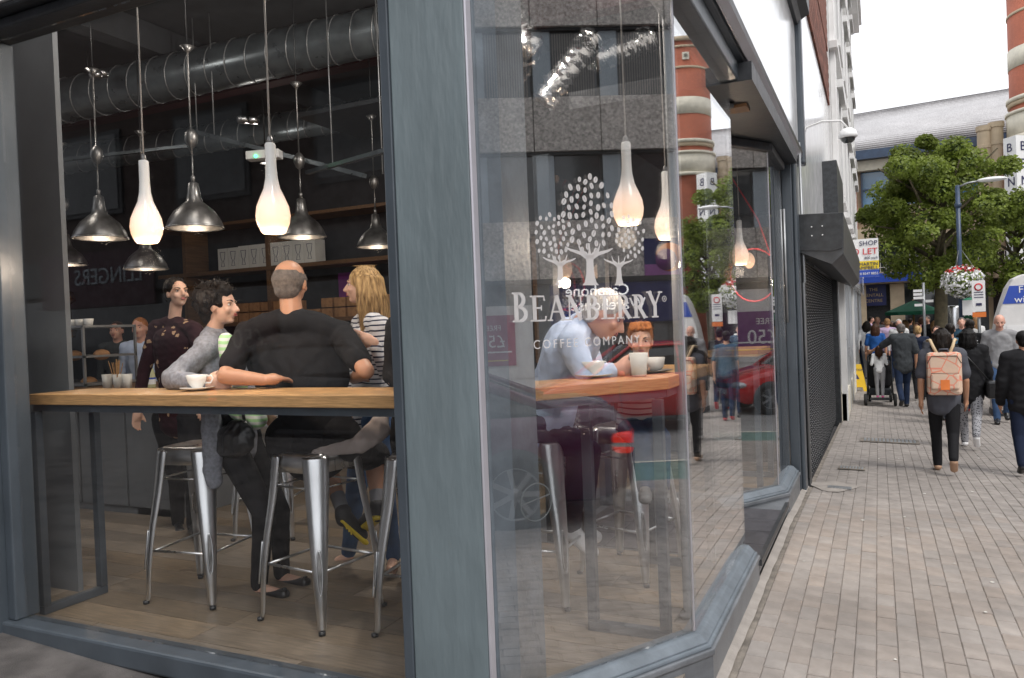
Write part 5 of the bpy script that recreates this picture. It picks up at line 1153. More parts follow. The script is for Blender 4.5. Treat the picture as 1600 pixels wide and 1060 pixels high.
    MB().tube([bc + V3(-.045, .02, .185), bc + V3(-.035, .0, .24), bc + V3(.035, .0, .24), bc + V3(.045, .02, .185)], .011, 6).build('grab_handle', CL['ctee'], bk)
    for q in (1, -1): MB().tube([bc + V3(q * .05, .07, .18), bc + V3(q * .09, .10, .27), bc + V3(q * .11, .16, .33), bc + V3(q * .13, .27, .32)], .016, 6).build('strap', CL['tan'], bk)
    _, P1, z1, J1 = street('woman in a black cardigan and patterned leggings walking away', 1517, 702, 1.58, 6, 'tan', 'long', 'black', 'black', 'pattern', 'white', -.8, hy=512, sleeve=.95, vox=.010, female=True, hlen=.30, loose=.022, topdown=.16, arms=.15, fat_=1.08, seed=31)
    hb = empty('shoulder_bag', P1 + V3(.27, -.05, z1 + .62 - P1[2]), 'black shoulder bag at the hip of the woman in the black cardigan', 'shoulder bag')
    c = V3(P1[0] + .22, P1[1] - .08, z1 + .80); MB().box(c[0] - .05, c[0] + .07, c[1] - .14, c[1] + .12, c[2] - .14, c[2] + .08).build('bag_body', SH['black'], hb, bev=.03)
    MB().tube([c + V3(0, 0, .06), c + V3(-.18, -.07, .3), c + V3(-.35, -.03, .52)], .010, 6).build('strap', SH['black'], hb)
    street('bald man in a grey t-shirt looking down at his hand, walking this way', 1566, 662, 1.74, 183, 'pink', None, 'grey', 'gtee', 'jeans', 'black', .45, hy=491, sleeve=.36, vox=.010, face=True, lean=.35, loose=.012, arms=.1, seed=32,
           J={}) 
    street('person in a black suit and short dark hair walking away at the right edge', 1606, 745, 1.56, 0, 'tan', 'crop', 'black', 'black', 'navy', 'black', .45, hy=528, sleeve=1.0, vox=.012, loose=.018, topdown=.10, arms=.15, seed=33)
    # father with the pushchair
    z = -.58; pf, Pf, zf, Jf = None, gat(1413, 638), ground(.4, 16.5), None
    J = walker(Pf[0], Pf[1], -8, 1.70, ground(Pf[0], Pf[1]), .6, .1)
    J['eL'] = J['sL'] + V3(-.20, .12, -.16); J['wL'] = J['eL'] + V3(-.18, .14, -.10); J['hd'] = J['hd'] + V3(-.01, .04, -.03)
    person('grey-haired man in a dark jacket and jeans pushing the pushchair', J, .99, 'tan', 'crop', 'grey', 'dgrey', 'djeans', 'black', .45, .012, topdown=.12, loose=.018, seed=34)
    bx, by = Pf[0] - .42, Pf[1] + .35; bz = ground(bx, by)
    bg_ = empty('pushchair', (bx, by, bz), 'black pushchair with a rear standing board pushed along the pavement', 'pushchair')
    for x, y in ((-.27, -.12), (.27, -.12), (-.2, .7), (.2, .7)):
        MB().lathe([(0, -.025), (.10, -.03), (.125, -.02), (.125, .02), (.10, .03), (0, .025)], (bx + x, by + y, bz + .125), 16, ax=(1, 0, 0)).build('wheel', M['rubber'], bg_)
    m = MB()
    for q in (-1, 1): m.tube([(bx + q * .24, by - .12, bz + .14), (bx + q * .22, by + .2, bz + .6), (bx + q * .21, by - .12, bz + 1.0)], .014, 6); m.tube([(bx + q * .22, by + .7, bz + .14), (bx + q * .22, by + .2, bz + .6)], .014, 6)
    m.tube([(bx - .21, by - .12, bz + 1.0), (bx + .21, by - .12, bz + 1.0)], .016, 6); m.tube([(bx - .27, by - .12, bz + .125), (bx + .27, by - .12, bz + .125)], .012, 6)
    m.build('chassis', M['black'], bg_)
    MB().box(bx - .21, bx + .21, by + .1, by + .5, bz + .35, bz + .9).build('seat_hood', CL['black'], bg_, bev=.06); MB().box(bx - .18, bx + .18, by - .3, by - .1, bz + .14, bz + .17).build('standing_board', M['black'], bg_)
    MB().box(bx - .20, bx + .2, by + .05, by + .45, bz + .2, bz + .34).build('basket', CL['dgrey'], bg_, bev=.03)
    J = walker(bx, by - .2, 0, 1.05, bz + .175, .02, .05); J['wL'] = J['eL'] + V3(-.0, .14, .02); J['wR'] = J['eR'] + V3(0, .14, .02)
    person('small girl with long brown hair standing on the pushchair board', J, .62, 'tan', 'long', 'brown', 'white', 'gtee', 'pink', .9, .010, female=True, hlen=.38, seed=35)
    crowd = [('woman with long brown hair in a bright blue top ahead of the pushchair', 1367, 21, 1.62, 0, 'tan', 'long', 'brown', 'blue', 'black', 'black'),
             ('man in a lilac shirt with sandy hair walking away in the crowd', 1386, 23, 1.74, 0, 'pink', 'crop', 'sandy', 'lilac', 'djeans', 'black'),
             ('white-haired man in a white shirt facing the camera by the green parasol', 1404, 22.5, 1.72, 180, 'pink', 'crop', 'white', 'white', 'navy', 'black'),
             ('short blonde-haired woman in navy walking beside the man in the jacket', 1434, 18.6, 1.60, 0, 'fair', 'crop', 'blond', 'navy', 'black', 'black'),
             ('person holding a phone to the ear behind the backpack woman', 1463, 15.5, 1.64, 185, 'pink', 'crop', 'brown', 'ctee', 'djeans', 'black'),
             ('man with cropped dark hair behind the backpack woman', 1484, 14.6, 1.68, 3, 'tan', 'crop', 'dark', 'teal', 'djeans', 'red'),
             ('older grey-haired man in a slate blue shirt walking this way', 1502, 20.2, 1.76, 182, 'pink', 'crop', 'grey', 'teal', 'djeans', 'brown'),
             ('person in a white top next to the white shopfront far down the street', 1354, 24, 1.66, 10, 'tan', 'long', 'dark', 'white', 'lgrey', 'black'),
             ('balding man in the distance outside the dark mall entrance', 1371, 26.5, 1.76, 180, 'pink', 'crop', 'sandy', 'gtee', 'djeans', 'black')]
    for i, (lb, px, Y, h, hd_, sk_, hr, hcl, tp_, lg_, sh_) in enumerate(crowd):
        k = dict(arms=.2); 
        _, p, z, J = street(lb, px, 500, h, hd_, sk_, hr, hcl, tp_, lg_, sh_, (.5, -.5, .3)[i % 3], Yfix=Y, sleeve=(.36 if i in (0, 1, 4, 5, 6, 8) else .9), vox=.016, female=hr == 'long', hlen=.33, seed=40 + i, fat_=1.08, **k)
    # man in the black printed t-shirt (seen in the street window)
    J = walker(1.53, 16.5, 4, 1.74, None, -.85, .15)
    pt = person('man in a black t-shirt with white print and red shoes, seen in the street window', J, 1.01, 'tan', 'crop', 'dark', 'black', 'djeans', 'red', .45, .012, seed=60)
    for r_ in range(4):
        for q in range(3): MB().box(1.53 - .12 + q * .085, 1.53 - .12 + q * .085 + .055, 16.5 - .135, 16.5 - .13, J['nk'][2] - .12 - r_ * .05, J['nk'][2] - .105 - r_ * .05).build('printed_line', M['whiteprint'], pt)
    bgc = []
    base_names = [o for o in bpy.data.objects if o.get('category') == 'person' and o.get('label', '').split()[0] in ('man', 'balding', 'short', 'person')]
    tops = ['navy', 'redc', 'white', 'lilac', 'dgrey', 'pink', 'black', 'sky', 'gtee']
    for i in range(16):
        PXS = (1350, 1380, 1394, 1414, 1422, 1440, 1450, 1470, 1478, 1492, 1512, 1525, 1360, 1432, 1400, 1460); px = PXS[i]; Y = 25 + (i * 37 % 50) / 10
        p = at(px, 500, Y=Y); J = walker(p[0], p[1], (i * 97) % 360, 1.55 + (i * 29 % 25) / 100, None, .3, .15)
        person(f'distant shopper in {("navy", "red", "white", "lilac", "dark grey", "pink", "black", "light blue", "pale grey")[i % 9]} with {("short", "long")[i % 2]} hair, {ORD[sorted(PXS).index(PXS[i])]} from the left in the crowd', J, .95, ('pink', 'tan', 'brown')[i % 3], ('crop', 'long')[i % 2], ('dark', 'brown', 'grey', 'sandy')[i % 4], tops[i % 9], ('djeans', 'black', 'lgrey')[i % 3], 'black', .5, .03, group='distant shoppers', seed=70 + i)
# ---------------------------------------------------------------- concrete office block across the street
XW = 15.5; gz = -.62
ob_ = empty('office_block', (XW + 3, 8, gz), 'grey aggregate concrete office block with shops at street level across the road', 'building')
MB().box(XW + .25, XW + 10, -9, 27, gz, 13.6).build('wall', M['conc_s'], ob_)
PW = 1.69; Y_0 = 4.10 - 7 * PW
cp = MB().box(-.10, .26, -PW / 2 + .012, PW / 2 - .012, 0, 1.44).mesh('concrete_panel', M['conc'])
for (z0, sc) in ((2.58, 1.0), (5.76, .93), (8.86, .93), (12.0, .9)):
    for i in range(20):
        o = ob('concrete_panel', cp, ob_, (XW - (XW + 3), Y_0 + (i + .5) * PW - 8, z0 - gz)); o.scale = (1, 1, sc)
for (z0, z1) in ((4.02, 5.76), (7.10, 8.86), (10.2, 12.0)):
    MB().box(XW + .02, XW + .3, -8, 26.5, z1 - .07, z1 - .002).build('window_head', M['dark'], ob_)
    for i in range(20):
        y0 = Y_0 + i * PW
        if y0 > 18 and z0 > 9: continue
        w = MB(); w.box(XW + .10, XW + .16, y0 + .05, y0 + .50, z0 + .03, z1 - .075); w = w.build('window', M['winblue'], ob_)
        MB().box(XW + .14, XW + .17, y0 + .52, y0 + 1.66, z0 + .03, z1 - .075).build('pane', M['winglass'], w)
        if z0 > 6 and 2 < y0 < 14:
            m = MB()
            for k in range(17): m.box(XW + .128, XW + .134, y0 + .56 + k * .063, y0 + .585 + k * .063, z0 + .08, z1 - .12)
            m.build('blind', M['blind'], w, kind='stuff')
MB().box(XW - .15, XW + .3, -8, 27, 2.45, 2.575).build('canopy_edge', M['dark'], ob_)
MB().box(XW + .35, XW + .45, -8, 4.5, gz, 2.4).build('shop_glazing', M['winglass'], ob_)
MB().box(XW + .30, XW + .45, 6.9, 27, gz, 2.4).build('shop_glazing', M['winglass'], ob_)
MB().box(XW + .1, XW + .3, -2, 4.0, gz, .12).build('stall_riser', M['white'], ob_); MB().box(XW + .1, XW + .3, 9.2, 16, gz, .12).build('stall_riser', M['white'], ob_)
MB().box(XW + .08, XW + .3, -2, 3.9, .12, 1.95).build('window_poster_frame', M['white'], ob_); MB().box(XW + .08, XW + .3, 10.6, 14.4, .12, 2.25).build('window_poster_frame', M['white'], ob_)
for y in (4.0, 6.95, 9.1, 16.0): MB().box(XW - .02, XW + .34, y, y + .35, gz, 2.44).build('column', M['conc_s'], ob_)
sgn = empty('phone_shop_sign', (XW, 5.6, 1.4), 'dark blue shop sign with white lettering reading Carphone Warehouse', 'shop sign')
MB().box(XW - .1, XW + .2, 4.35, 7.6, 1.42, 2.44).build('sign_box', M['navy'], sgn)
LL = emis('lit_sign_letters', (1, 1, 1), 1.1); text('Carphone', 'lettering', .40, (XW - .106, 6.35, 2.12), (0, -1, 0), (0, 0, 1), LL, .01, sgn); text('Warehouse', 'lettering', .40, (XW - .106, 6.75, 1.76), (0, -1, 0), (0, 0, 1), LL, .01, sgn)
bl = empty('projecting_sign', (XW - .4, 7.2, 2.5), 'square purple and blue sign with an orange disc hanging above the phone shop', 'hanging sign')
MB().box(XW - .13, XW - .08, 6.75, 7.95, 2.46, 3.5).build('sign_panel', M['navy'], bl); MB().box(XW - .14, XW - .1301, 6.75, 7.95, 2.46, 2.85).build('purple_band', mat('violet', (.3, .1, .32), .5), bl)
MB().lathe([(0, 0), (.36, 0), (.36, .006)], (XW - .148, 7.4, 3.02), 28, ax=(1, 0, 0)).build('orange_disc', M['orange'], bl); MB().lathe([(0, 0), (.27, 0), (.27, .006)], (XW - .156, 7.3, 2.96), 28, ax=(1, 0, 0)).build('violet_disc', M['purple'], bl)
for (ya, yb, za, zb, sc, lb) in ((2.25, 3.45, .45, 1.72, 1., 'pink poster reading FREE £50 in the phone shop window'), (11.3, 13.4, .35, 1.6, 1.35, 'larger purple poster reading FREE £50 farther along the phone shop window')):
    ps = empty('poster', (XW, (ya + yb) / 2, za), lb, 'poster')
    MB().box(XW + .05, XW + .079, ya, yb, za, zb).build('sheet', M['pink'] if sc == 1 else M['purple'], ps)
    text('FREE', 'lettering', .19 * sc, (XW + .045, yb - .35, zb - .38), (0, -1, 0), (0, 0, 1), M['whiteprint'], .006, ps); text('£50', 'lettering', .44 * sc, (XW + .045, yb - .25, zb - .38 - .42 * sc), (0, -1, 0), (0, 0, 1), M['whiteprint'], .006, ps)
    MB().box(XW + .043, XW + .049, ya + .1, yb - .1, za + .33, za + .37).build('print_line', M['whiteprint'], ps); MB().box(XW + .043, XW + .049, ya + .3, yb - .2, za + .12, za + .15).build('print_line', M['flash'], ps)

# ---------------------------------------------------------------- shops of the side street behind the photographer
sb = empty('side_street_block', (-16, -9, -.2), 'dark brick shop block on the opposite side of the narrow side street', 'building')
MB().box(-34, -2.2, -15, -7, -.25, 10.0).build('wall', mat('dark_brick', (.06, .04, .035), .9, var=.3, scale=12), sb)  # one very dark brick tone over the whole block
for i in range(8):
    w = MB().box(-31 + i * 3.6, -29 + i * 3.6, -6.99, -6.93, 4.2, 6.0).build('window', M['dark'], sb); MB().box(-30.9 + i * 3.6, -29.1 + i * 3.6, -6.93, -6.91, 4.3, 5.9).build('pane', M['winglass'], w)
MB().box(-33, -3, -6.99, -6.90, .3, 2.4).build('shop_glazing', M['winglass'], sb); MB().box(-34, -2.2, -7.0, -6.85, 2.5, 3.3).build('shop_fascia', M['dark'], sb)
bs = empty('lettered_banner', (-15.2, -6.8, 2), 'maroon shop banner with pale capitals across the side street', 'banner')
DM = mat('dark_maroon', (.05, .012, .022), .6); MB().box(-17.2, -13.6, -6.84, -6.80, 2.2, 3.4).build('cloth', DM, bs); text('BALLINGERS', 'lettering', .42, (-16.9, -6.79, 2.75), (1, 0, 0), (0, 0, 1), M['pink'], .01, bs) if False else text('LLINGERS', 'lettering', .5, (-13.9, -6.79, 2.7), (-1, 0, 0), (0, 0, 1), M['winblue'], .01, bs)
ps = empty('poster', (-11.2, -6.85, .6), 'dark poster reading £50 in the side street shop window', 'poster'); MB().box(-12, -10.4, -6.89, -6.86, .4, 2.1).build('sheet', DM, ps); text('£50', 'lettering', .55, (-10.7, -6.85, 1.2), (-1, 0, 0), (0, 0, 1), M['blind'], .01, ps)

# ---------------------------------------------------------------- cars
def car(label, paint, L_, hw, body, gh, wb, wr=.31, rear=True):
    """front at local y=0, rear at y=L_; body: (y, z_top); gh: greenhouse (y_base0, y_roof0, y_roof1, y_base1, z_roof)"""
    root = empty('parked_car', (0, 0, 0), label, 'car', 'cars parked along the street'); zb = .20
    def top(y): return np.interp(y, [q[0] for q in body], [q[1] for q in body])
    ysx = np.linspace(0, L_, 34); m = MB(); rows = []
    for y in ysx:
        t = y / L_; e = 1 - .22 * max(0, (.13 - t) / .13) ** 2 - .14 * max(0, (t - .9) / .1) ** 2; w = hw * e; zt = top(y); b0 = zb + .10 * max(0, (.06 - t) / .06) + .1 * max(0, (t - .95) / .05)
        rows.append([(-w * .86, y, b0), (-w * .97, y, b0 + .08), (-w, y, (b0 + zt) * .5), (-w * .985, y, zt - .16), (-w * .93, y, zt - .045), (-w * .80, y, zt), (0, y, zt + .025), (w * .80, y, zt), (w * .93, y, zt - .045), (w * .985, y, zt - .16), (w, y, (b0 + zt) * .5), (w * .97, y, b0 + .08), (w * .86, y, b0)])
    k = 13; vs = [p for r_ in rows for p in r_]
    fs = [(i * k + j, i * k + j + 1, (i + 1) * k + j + 1, (i + 1) * k + j) for i in range(33) for j in range(k - 1)] + [tuple(range(k))[::-1], tuple(33 * k + j for j in range(k))]
    m.add(vs, fs, True); b_ = m.build('body', paint, root)
    y0, y1, y2, y3, zr = gh; st = [(y0, 0), (y1, 1), ((y1 + y2) / 2, 1.03), (y2, .99), (y3, 0)]; m = MB(); rows = []
    for y, h in st:
        zt = top(y) - .02; z = zt + (zr - zt) * min(h, 1.03); w0 = hw * .90; w1 = hw * (.90 - .20 * min(h, 1))
        rows.append([(-w0, y, zt - .03), (-(w0 + w1) / 2 - .02, y, (zt + z) / 2), (-w1, y, z - .03), (-w1 * .8, y, z), (0, y, z + .02), (w1 * .8, y, z), (w1, y, z - .03), ((w0 + w1) / 2 + .02, y, (zt + z) / 2), (w0, y, zt - .03)])
    k = 9; vs = [p for r_ in rows for p in r_]; m.add(vs, [(i * k + j, i * k + j + 1, (i + 1) * k + j + 1, (i + 1) * k + j) for i in range(4) for j in range(k - 1)], True)
    m.build('windows', M['carglass'], root)
    m = MB(); vs = [(p[0] * 1.01, p[1], p[2] + .012) for r_ in rows[1:4] for p in r_[2:7]]; m.add(vs, [(i * 5 + j, i * 5 + j + 1, (i + 1) * 5 + j + 1, (i + 1) * 5 + j) for i in range(2) for j in range(4)], True)
    m.build('roof', paint, root)
    for q in (1, -1):
        m = MB(); s_ = [V3(r_[0 if q < 0 else 8][0], r_[0][1], r_[0][2]) for r_ in rows]; t_ = [V3(r_[2 if q < 0 else 6][0] + q * .012, r_[2][1], r_[2][2]) for r_ in rows]
        m.tube([s_[0] + V3(0, 0, .03), t_[1]], .028, 6); m.tube([s_[4] + V3(0, 0, .03), t_[3]], .05 , 6); m.tube([t_[1], t_[2], t_[3]], .02, 6)
        mid = (s_[2] + V3(q * .0, .1, .02)); m.tube([mid, t_[2] + V3(0, .1, 0)], .022, 6); m.build('window_pillars', paint, root)
        m = MB(); m.ell((q * (hw + .06), y0 + .55, top(y0) + .06), (.10, .06, .06)); m.build('door_mirror', paint, root)
        m = MB(); m.tube([(q * hw * 1.0, y0 + .55, .32), (q * hw * 1.004, y0 + .52, .7), (q * hw * .985, y0 + .55, top(y0 + .6) - .1)], .004, 4); m.tube([(q * hw * 1.0, y0 + 1.75, .32), (q * hw * 1.004, y0 + 1.78, .7), (q * hw * .985, y0 + 1.7, top(y0 + 1.7) - .1)], .004, 4); m.build('door_seam', M['dark'], root)
        MB().box(*sorted((q * hw * 1.0, q * (hw + .02))), y0 + 1.5, y0 + 1.68, .72, .75).build('door_handle', paint, root)
        m = MB(); m.tube([(q * hw * 1.0, wb[0] + .45, .22), (q * hw * 1.0, wb[1] - .45, .22)], .04, 6); m.build('sill', M['black'], root)
        for yw in wb:
            MB().lathe([(0, -.10), (wr + .05, -.10), (wr + .05, .0), (0, .0)], (q * (hw - .0), yw, wr), 28, ax=(q, 0, 0)).build('wheel_arch', M['black'], root)
            w = MB(); w.lathe([(.20, -.02), (wr - .03, -.05), (wr, -.03), (wr, .01), (wr - .03, .03), (.21, .022)], (q * (hw - .0), yw, wr), 32, ax=(q, 0, 0)); w = w.build('wheel', M['rubber'], root)
            r2 = MB(); r2.lathe([(.215, .02), (.205, .026), (.2, .0)], (q * hw, yw, wr), 28, ax=(q, 0, 0))
            for a in range(7):
                t = a * 2 * PI / 7; r2.bar((q * (hw + .015), yw + .03 * math.cos(t), wr + .03 * math.sin(t)), (q * (hw + .02), yw + .205 * math.cos(t), wr + .205 * math.sin(t)), .04, .02, up=(1, 0, 0))
            r2.lathe([(0, .03), (.05, .028), (.05, 0)], (q * hw, yw, wr), 14, ax=(q, 0, 0)); r2.build('rim', M['galv'], w)
        MB().ell((q * hw * .70, .17, top(.1) - .09), (.20, .20, .085), 16, 10).build('headlight', M['lampwhite'], root)
        m = MB(); m.obox((q * hw * .74, L_ - .085, top(L_) - .13), (.20, -.045 * q, 0), (.03 * q, .095, 0), (0, 0, .085)); tl_ = m.build('tail_light', M['lampred'], root, bev=.035); MB().obox((q * hw * .742, L_ - .08, top(L_) - .14), (.202, -.045 * q, 0), (.03 * q, .097, 0), (0, 0, .016)).build('reversing_lens', M['lampwhite'], tl_)
    MB().box(-.26, .26, L_ - .01, L_ + .004, .42, .53).build('number_plate', M['flash'], root); MB().box(-.26, .26, -.012, .0, .38, .49).build('number_plate', M['whiteprint'], root)
    MB().box(-hw * .55, hw * .55, -.012, .02, .52, .62).build('grille', M['black'], root)
    return root
hatch = [(0, .60), (.12, .70), (.5, .84), (1.15, .97), (2.0, 1.0), (3.4, 1.04), (3.85, 1.0), (3.95, .85)]
c1_ = car('red hatchback parked across the road, front towards the left', M['red'], 3.95, .86, hatch, (1.0, 1.75, 3.2, 3.82, 1.47), (.72, 3.2)); c1_.location = (9.95, 3.30, ground(9, 4) - .03)
c2_ = copy_tree(c1_); c2_.location = (9.95, 9.55, ground(9, 10) - .03); c2_['label'] = 'second red hatchback parked behind the first, seen in the far street window'
c3_ = car('dark plum coupe parked close by, its red tail light showing in the corner window', M['maroon'], 4.6, .90, [(0, .58), (.15, .68), (.8, .82), (1.4, .9), (2.4, .93), (3.7, .95), (4.4, .96), (4.56, .93), (4.6, .8)], (1.35, 2.15, 3.0, 4.0, 1.36), (.85, 3.6)); c3_.location = (3.15, -.95, ground(3, 2) + .0)
c4_ = car('dark grey estate car parked across the side street', M['darkcar'], 4.3, .88, hatch[:-2] + [(4.2, 1.0), (4.3, .85)], (1.0, 1.8, 3.5, 4.15, 1.45), (.75, 3.4)); c4_.location = (-4.7, -4.6, -.15); c4_.rotation_euler = (0, 0, R(90))

# ---------------------------------------------------------------- shuttered shop, brick and white terraces
ss = empty('shuttered_shop', (-.9, 11, -.5), 'empty shop with a black box and lattice roller shutter beside the cafe', 'shopfront')
MB().box(-.70, -.61, 7.68, 7.90, -.32, 2.0).build('shutter_guide', M['black'], ss, bev=.004)
for z in (.2, .9, 1.6): MB().ell((-.608, 7.82, z), .010, 8, 6).build('bolt', M['galv'], ss)
MB().box(-.70, -.60, 14.15, 14.45, -.6, 2.0).build('shutter_guide', M['black'], ss)
MB().box(-1.4, -.95, 7.9, 14.2, -.6, 2.5).build('dark_shop_interior', M['black'], ss)
MB().ext([(-.66, 2.0), (-.36, 1.86), (-.26, 1.95), (-.25, 2.32), (-.66, 2.34)], (0, 7.62, 0), (1, 0, 0), (0, 0, 1), (0, 6.9, 0)).build('shutter_box', mat('scuffed_black_box', (.05, .052, .056), .35, var=.45, scale=10, bump=.1), ss, bev=.004)
MB().ext([(-.655, 2.01), (-.36, 1.98), (-.265, 2.0), (-.255, 2.315), (-.655, 2.33)], (0, 7.60, 0), (1, 0, 0), (0, 0, 1), (0, .018, 0)).build('end_plate', M['black'], ss)
for q in (-.52, -.43):
    for z in (2.13, 2.21): MB().ell((q, 7.598, z), .007, 8, 6).build('rivet', M['whiteprint'], ss)
z0_, z1_ = -.28, 1.98; slat = MB(); Lh = 6.2
nS = 74
slm = mat('shutter_rail', (.42, .42, .43), .4, .6, var=.3)
pts0 = [(-.682, 7.91 + k * .155, 0) for k in range(41)]
sm2 = MB()
for k in range(40):
    p, q = pts0[k], pts0[k + 1]; zz = .0
    sm2.bar((p[0], p[1], -.004 if k % 2 else .004), (q[0], q[1], .004 if k % 2 else -.004), .005, .006)
slm2 = sm2.mesh('shutter_rod', slm); pl_ = wloc(ss)
for i in range(nS):
    z = z1_ - i * .0318; o = ob('shutter_rod', slm2, ss, (0 - pl_.x, 0 - pl_.y, z - pl_.z))
lk = MB()
for i in range(nS):
    z = z1_ - i * .0318
    for k in range(41):
        y = 7.95 + k * .155 + (.0775 if i % 2 else 0)
        if y < 14.1: lk.box(-.690, -.676, y, y + .012, z - .032, z + .002)
lk.build('shutter_links', M['black'], ss, kind='stuff')
MB().bar((-.66, 7.9, -.30), (-.66, 14.2, -.60), .05, .05).build('bottom_rail', M['galv'], ss)
MB().box(-.72, -.655, 7.66, 14.4, 2.36, 4.95).build('gloss_fascia', M['whitegloss'], ss)
MB().box(-.66, -.46, 12.0, 14.2, 2.5, 3.6).build('black_sign_box', M['black'], ss, bev=.01)
MB().box(-.9, -.70, 7.66, 14.4, -.5, 2.35).build('side_lining', M['dark'], ss) if False else None
br = empty('brick_building', (-3, 11, 4.9), 'old red brick upper storeys above the shuttered shop', 'building')
MB().box(-5, -.66, 8.05, 14.4, 4.96, 11.5).build('wall', M['joint'], br)
bm_ = MB().box(-.03, 0, -.105, .105, -.033, .033).mesh('brick', M['oldbrick']); nb = 0
for r_ in range(46):
    for c_ in range(28):
        y = 8.2 + c_ * .225 + (.11 if r_ % 2 else 0); z = 5.0 + r_ * .076
        if nb >= 300: break
        if y < 14.3 and z < 8.5 and (c_ < 6 or r_ < 12): ob('brick', bm_, br, (-.63 + 3, y - 11, z - 4.9)); nb += 1
m = MB()
for r_ in range(80):
    for c_ in range(28):
        y = 8.2 + c_ * .225 + (.11 if r_ % 2 else 0); z = 5.0 + r_ * .076
        if y < 14.3 and not (z < 8.5 and (c_ < 6 or r_ < 12)): m.box(-.66, -.631, y - .105, y + .105, z - .033, z + .033)
m.build('brick_courses', M['oldbrick'], br, kind='stuff')
MB().box(-5, -.73, 7.7, 14.4, 2.4, 4.95).build('backing_wall', M['dark'], br)
wt = empty('white_terrace', (-3, 22, -.6), 'long white painted Victorian terrace with cornices and window surrounds', 'building')
MB().box(-6, -.62, 14.46, 30, -.7, 11.6).build('wall', M['white'], wt)
for (z, d, h) in ((2.62, .22, .16), (3.0, .05, .3), (5.95, .14, .14), (8.6, .14, .12), (11.2, .34, .25), (11.45, .42, .12)): MB().box(-.619, -.62 + d, 14.46, 30, z, z + h).build('cornice', M['white'], wt, bev=.01)
for i in range(7):
    y = 14.6 + i * 2.35
    MB().box(-.618, -.53, y, y + .38, 3.31, 11.19).build('pilaster', M['white'], wt, bev=.01)
    for (z, h) in ((3.6, 1.75), (6.4, 1.7), (9.0, 1.55)):
        if i == 6: break
        w = MB().box(-.618, -.52, y + .62, y + .76, z - .1, z + h + .1); w.box(-.618, -.52, y + 1.80, y + 1.94, z - .1, z + h + .1); w.box(-.618, -.44, y + .52, y + 2.04, z + h + .101, z + h + .24); w.box(-.618, -.46, y + .56, y + 2.0, z - .2, z - .101)
        w = w.build('window', M['white'], wt); MB().box(-.63, -.60, y + .765, y + 1.795, z - .09, z + h + .09).build('pane', M['winglass'], w)
        MB().box(-.599, -.585, y + .77, y + 1.79, z + h / 2 - .02, z + h / 2 + .02).build('glazing_bar', M['white'], w)
for i in range(9): MB().box(-.59, -.50, 14.5 + i * 1.85, 14.68 + i * 1.85, -.64, 2.5).build('shop_pillar', (M['steel'] if i % 3 else M['white']), wt)
MB().box(-.618, -.60, 14.5, 30, .05, 2.0).build('shop_glazing', M['winglass'], wt); MB().box(-.618, -.52, 14.5, 30, -.66, .04).build('stall_riser', M['stone_w'], wt); MB().box(-.618, -.40, 14.5, 30, 2.02, 2.6).build('shop_fascia', M['whitegloss'], wt)
MB().box(-6, -.3, 29.6, 30.2, -.7, 9.2).build('end_wall', M['brick'], wt) if False else None
# security camera
p = at(1325, 216, Y=8.5); dc_ = empty('security_camera', p, 'white dome security camera on a curved bracket above the shutter', 'security camera')
MB().tube([(-.655, 8.5, p[2] + .02), (-.60, 8.5, p[2] + .16), (-.45, 8.5, p[2] + .20), (p[0] - .06, 8.5, p[2] + .18), (p[0], 8.5, p[2] + .10)], .011, 8).build('bracket', M['white'], dc_)
MB().lathe([(0, .10), (.04, .095), (.075, .07), (.088, .035), (.09, .01), (.075, .0)], p, 24).build('housing', M['whiteprint'], dc_); MB().lathe([(.068, .002), (.062, -.025), (.04, -.045), (0, -.052)], p, 24).build('dome', M['carglass'], dc_)
# letting board
a = at(1345, 374, Y=22); b = at(1374, 432, Y=22); x0, x1, z1, z0 = -.54, b[0], a[2], b[2]
tb = empty('letting_board', (x0, 22, z0), 'white yellow and blue SHOP TO LET board fixed to the white terrace', 'sign board')
MB().box(x0, x1, 22, 22.03, z0, z1).build('board', M['whiteprint'], tb); zy = z0 + (z1 - z0) * .42; MB().box(x0 + .01, x1 - .0, 21.992, 21.999, z0 + .20, zy).build('yellow_band', M['flash'], tb); MB().box(x0 + .01, x1, 21.992, 21.999, z0 + .002, z0 + .18).build('blue_band', M['blue'], tb)
for s_, sz, z, m_ in (('SHOP', .17, z1 - .17, 'darkprint'), ('TO LET', .225, z1 - .40, 'redprint'), ('800 sq.ft', .09, z1 - .52, 'darkprint'), ('MARTIN', .12, zy - .12, 'darkprint'), ('CAMPBELL', .12, zy - .22, 'darkprint'), ('020 8547 8855', .085, z0 + .06, 'whiteprint')):
    text(s_, 'lettering', sz, (x1 - .02, 21.985, z), (1, 0, 0), (0, 0, 1), M[m_], .006, tb, 'RIGHT')

# ---------------------------------------------------------------- shopping centre at the end of the street
BY = 34.0
def b34(px, py): return at(px, py, Y=BY)
bc_ = empty('shopping_centre', (3, BY + 3, -.75), 'cream stone shopping centre with a long slate roof at the end of the street', 'building')
MB().box(-14, 16, BY + .3, BY + 8, -.8, 7.6).build('wall', M['stone'], bc_)
rf = MB(); rf.add([(-14, BY - .3, 7.62), (16, BY - .3, 7.9), (19, BY + 6, 11.3), (-16, BY + 6, 10.3)], [(0, 1, 2, 3)]); rfo = rf.build('roof', M['slate'], bc_)
m = MB()
for k in range(26):
    t = (k + .5) / 26; a = V3(-14 - 2 * t, BY - .3 + 6.3 * t, 7.66 + 2.66 * t); b = V3(16 + 3 * t, BY - .3 + 6.3 * t, 7.94 + 3.38 * t); m.bar(a, b, .16, .035)
m.build('slate_course', M['slate'], rfo, kind='stuff')
MB().box(-14, 16, BY - .45, BY - .20, 7.45, 7.80).build('gutter', M['bluepaint'], bc_)
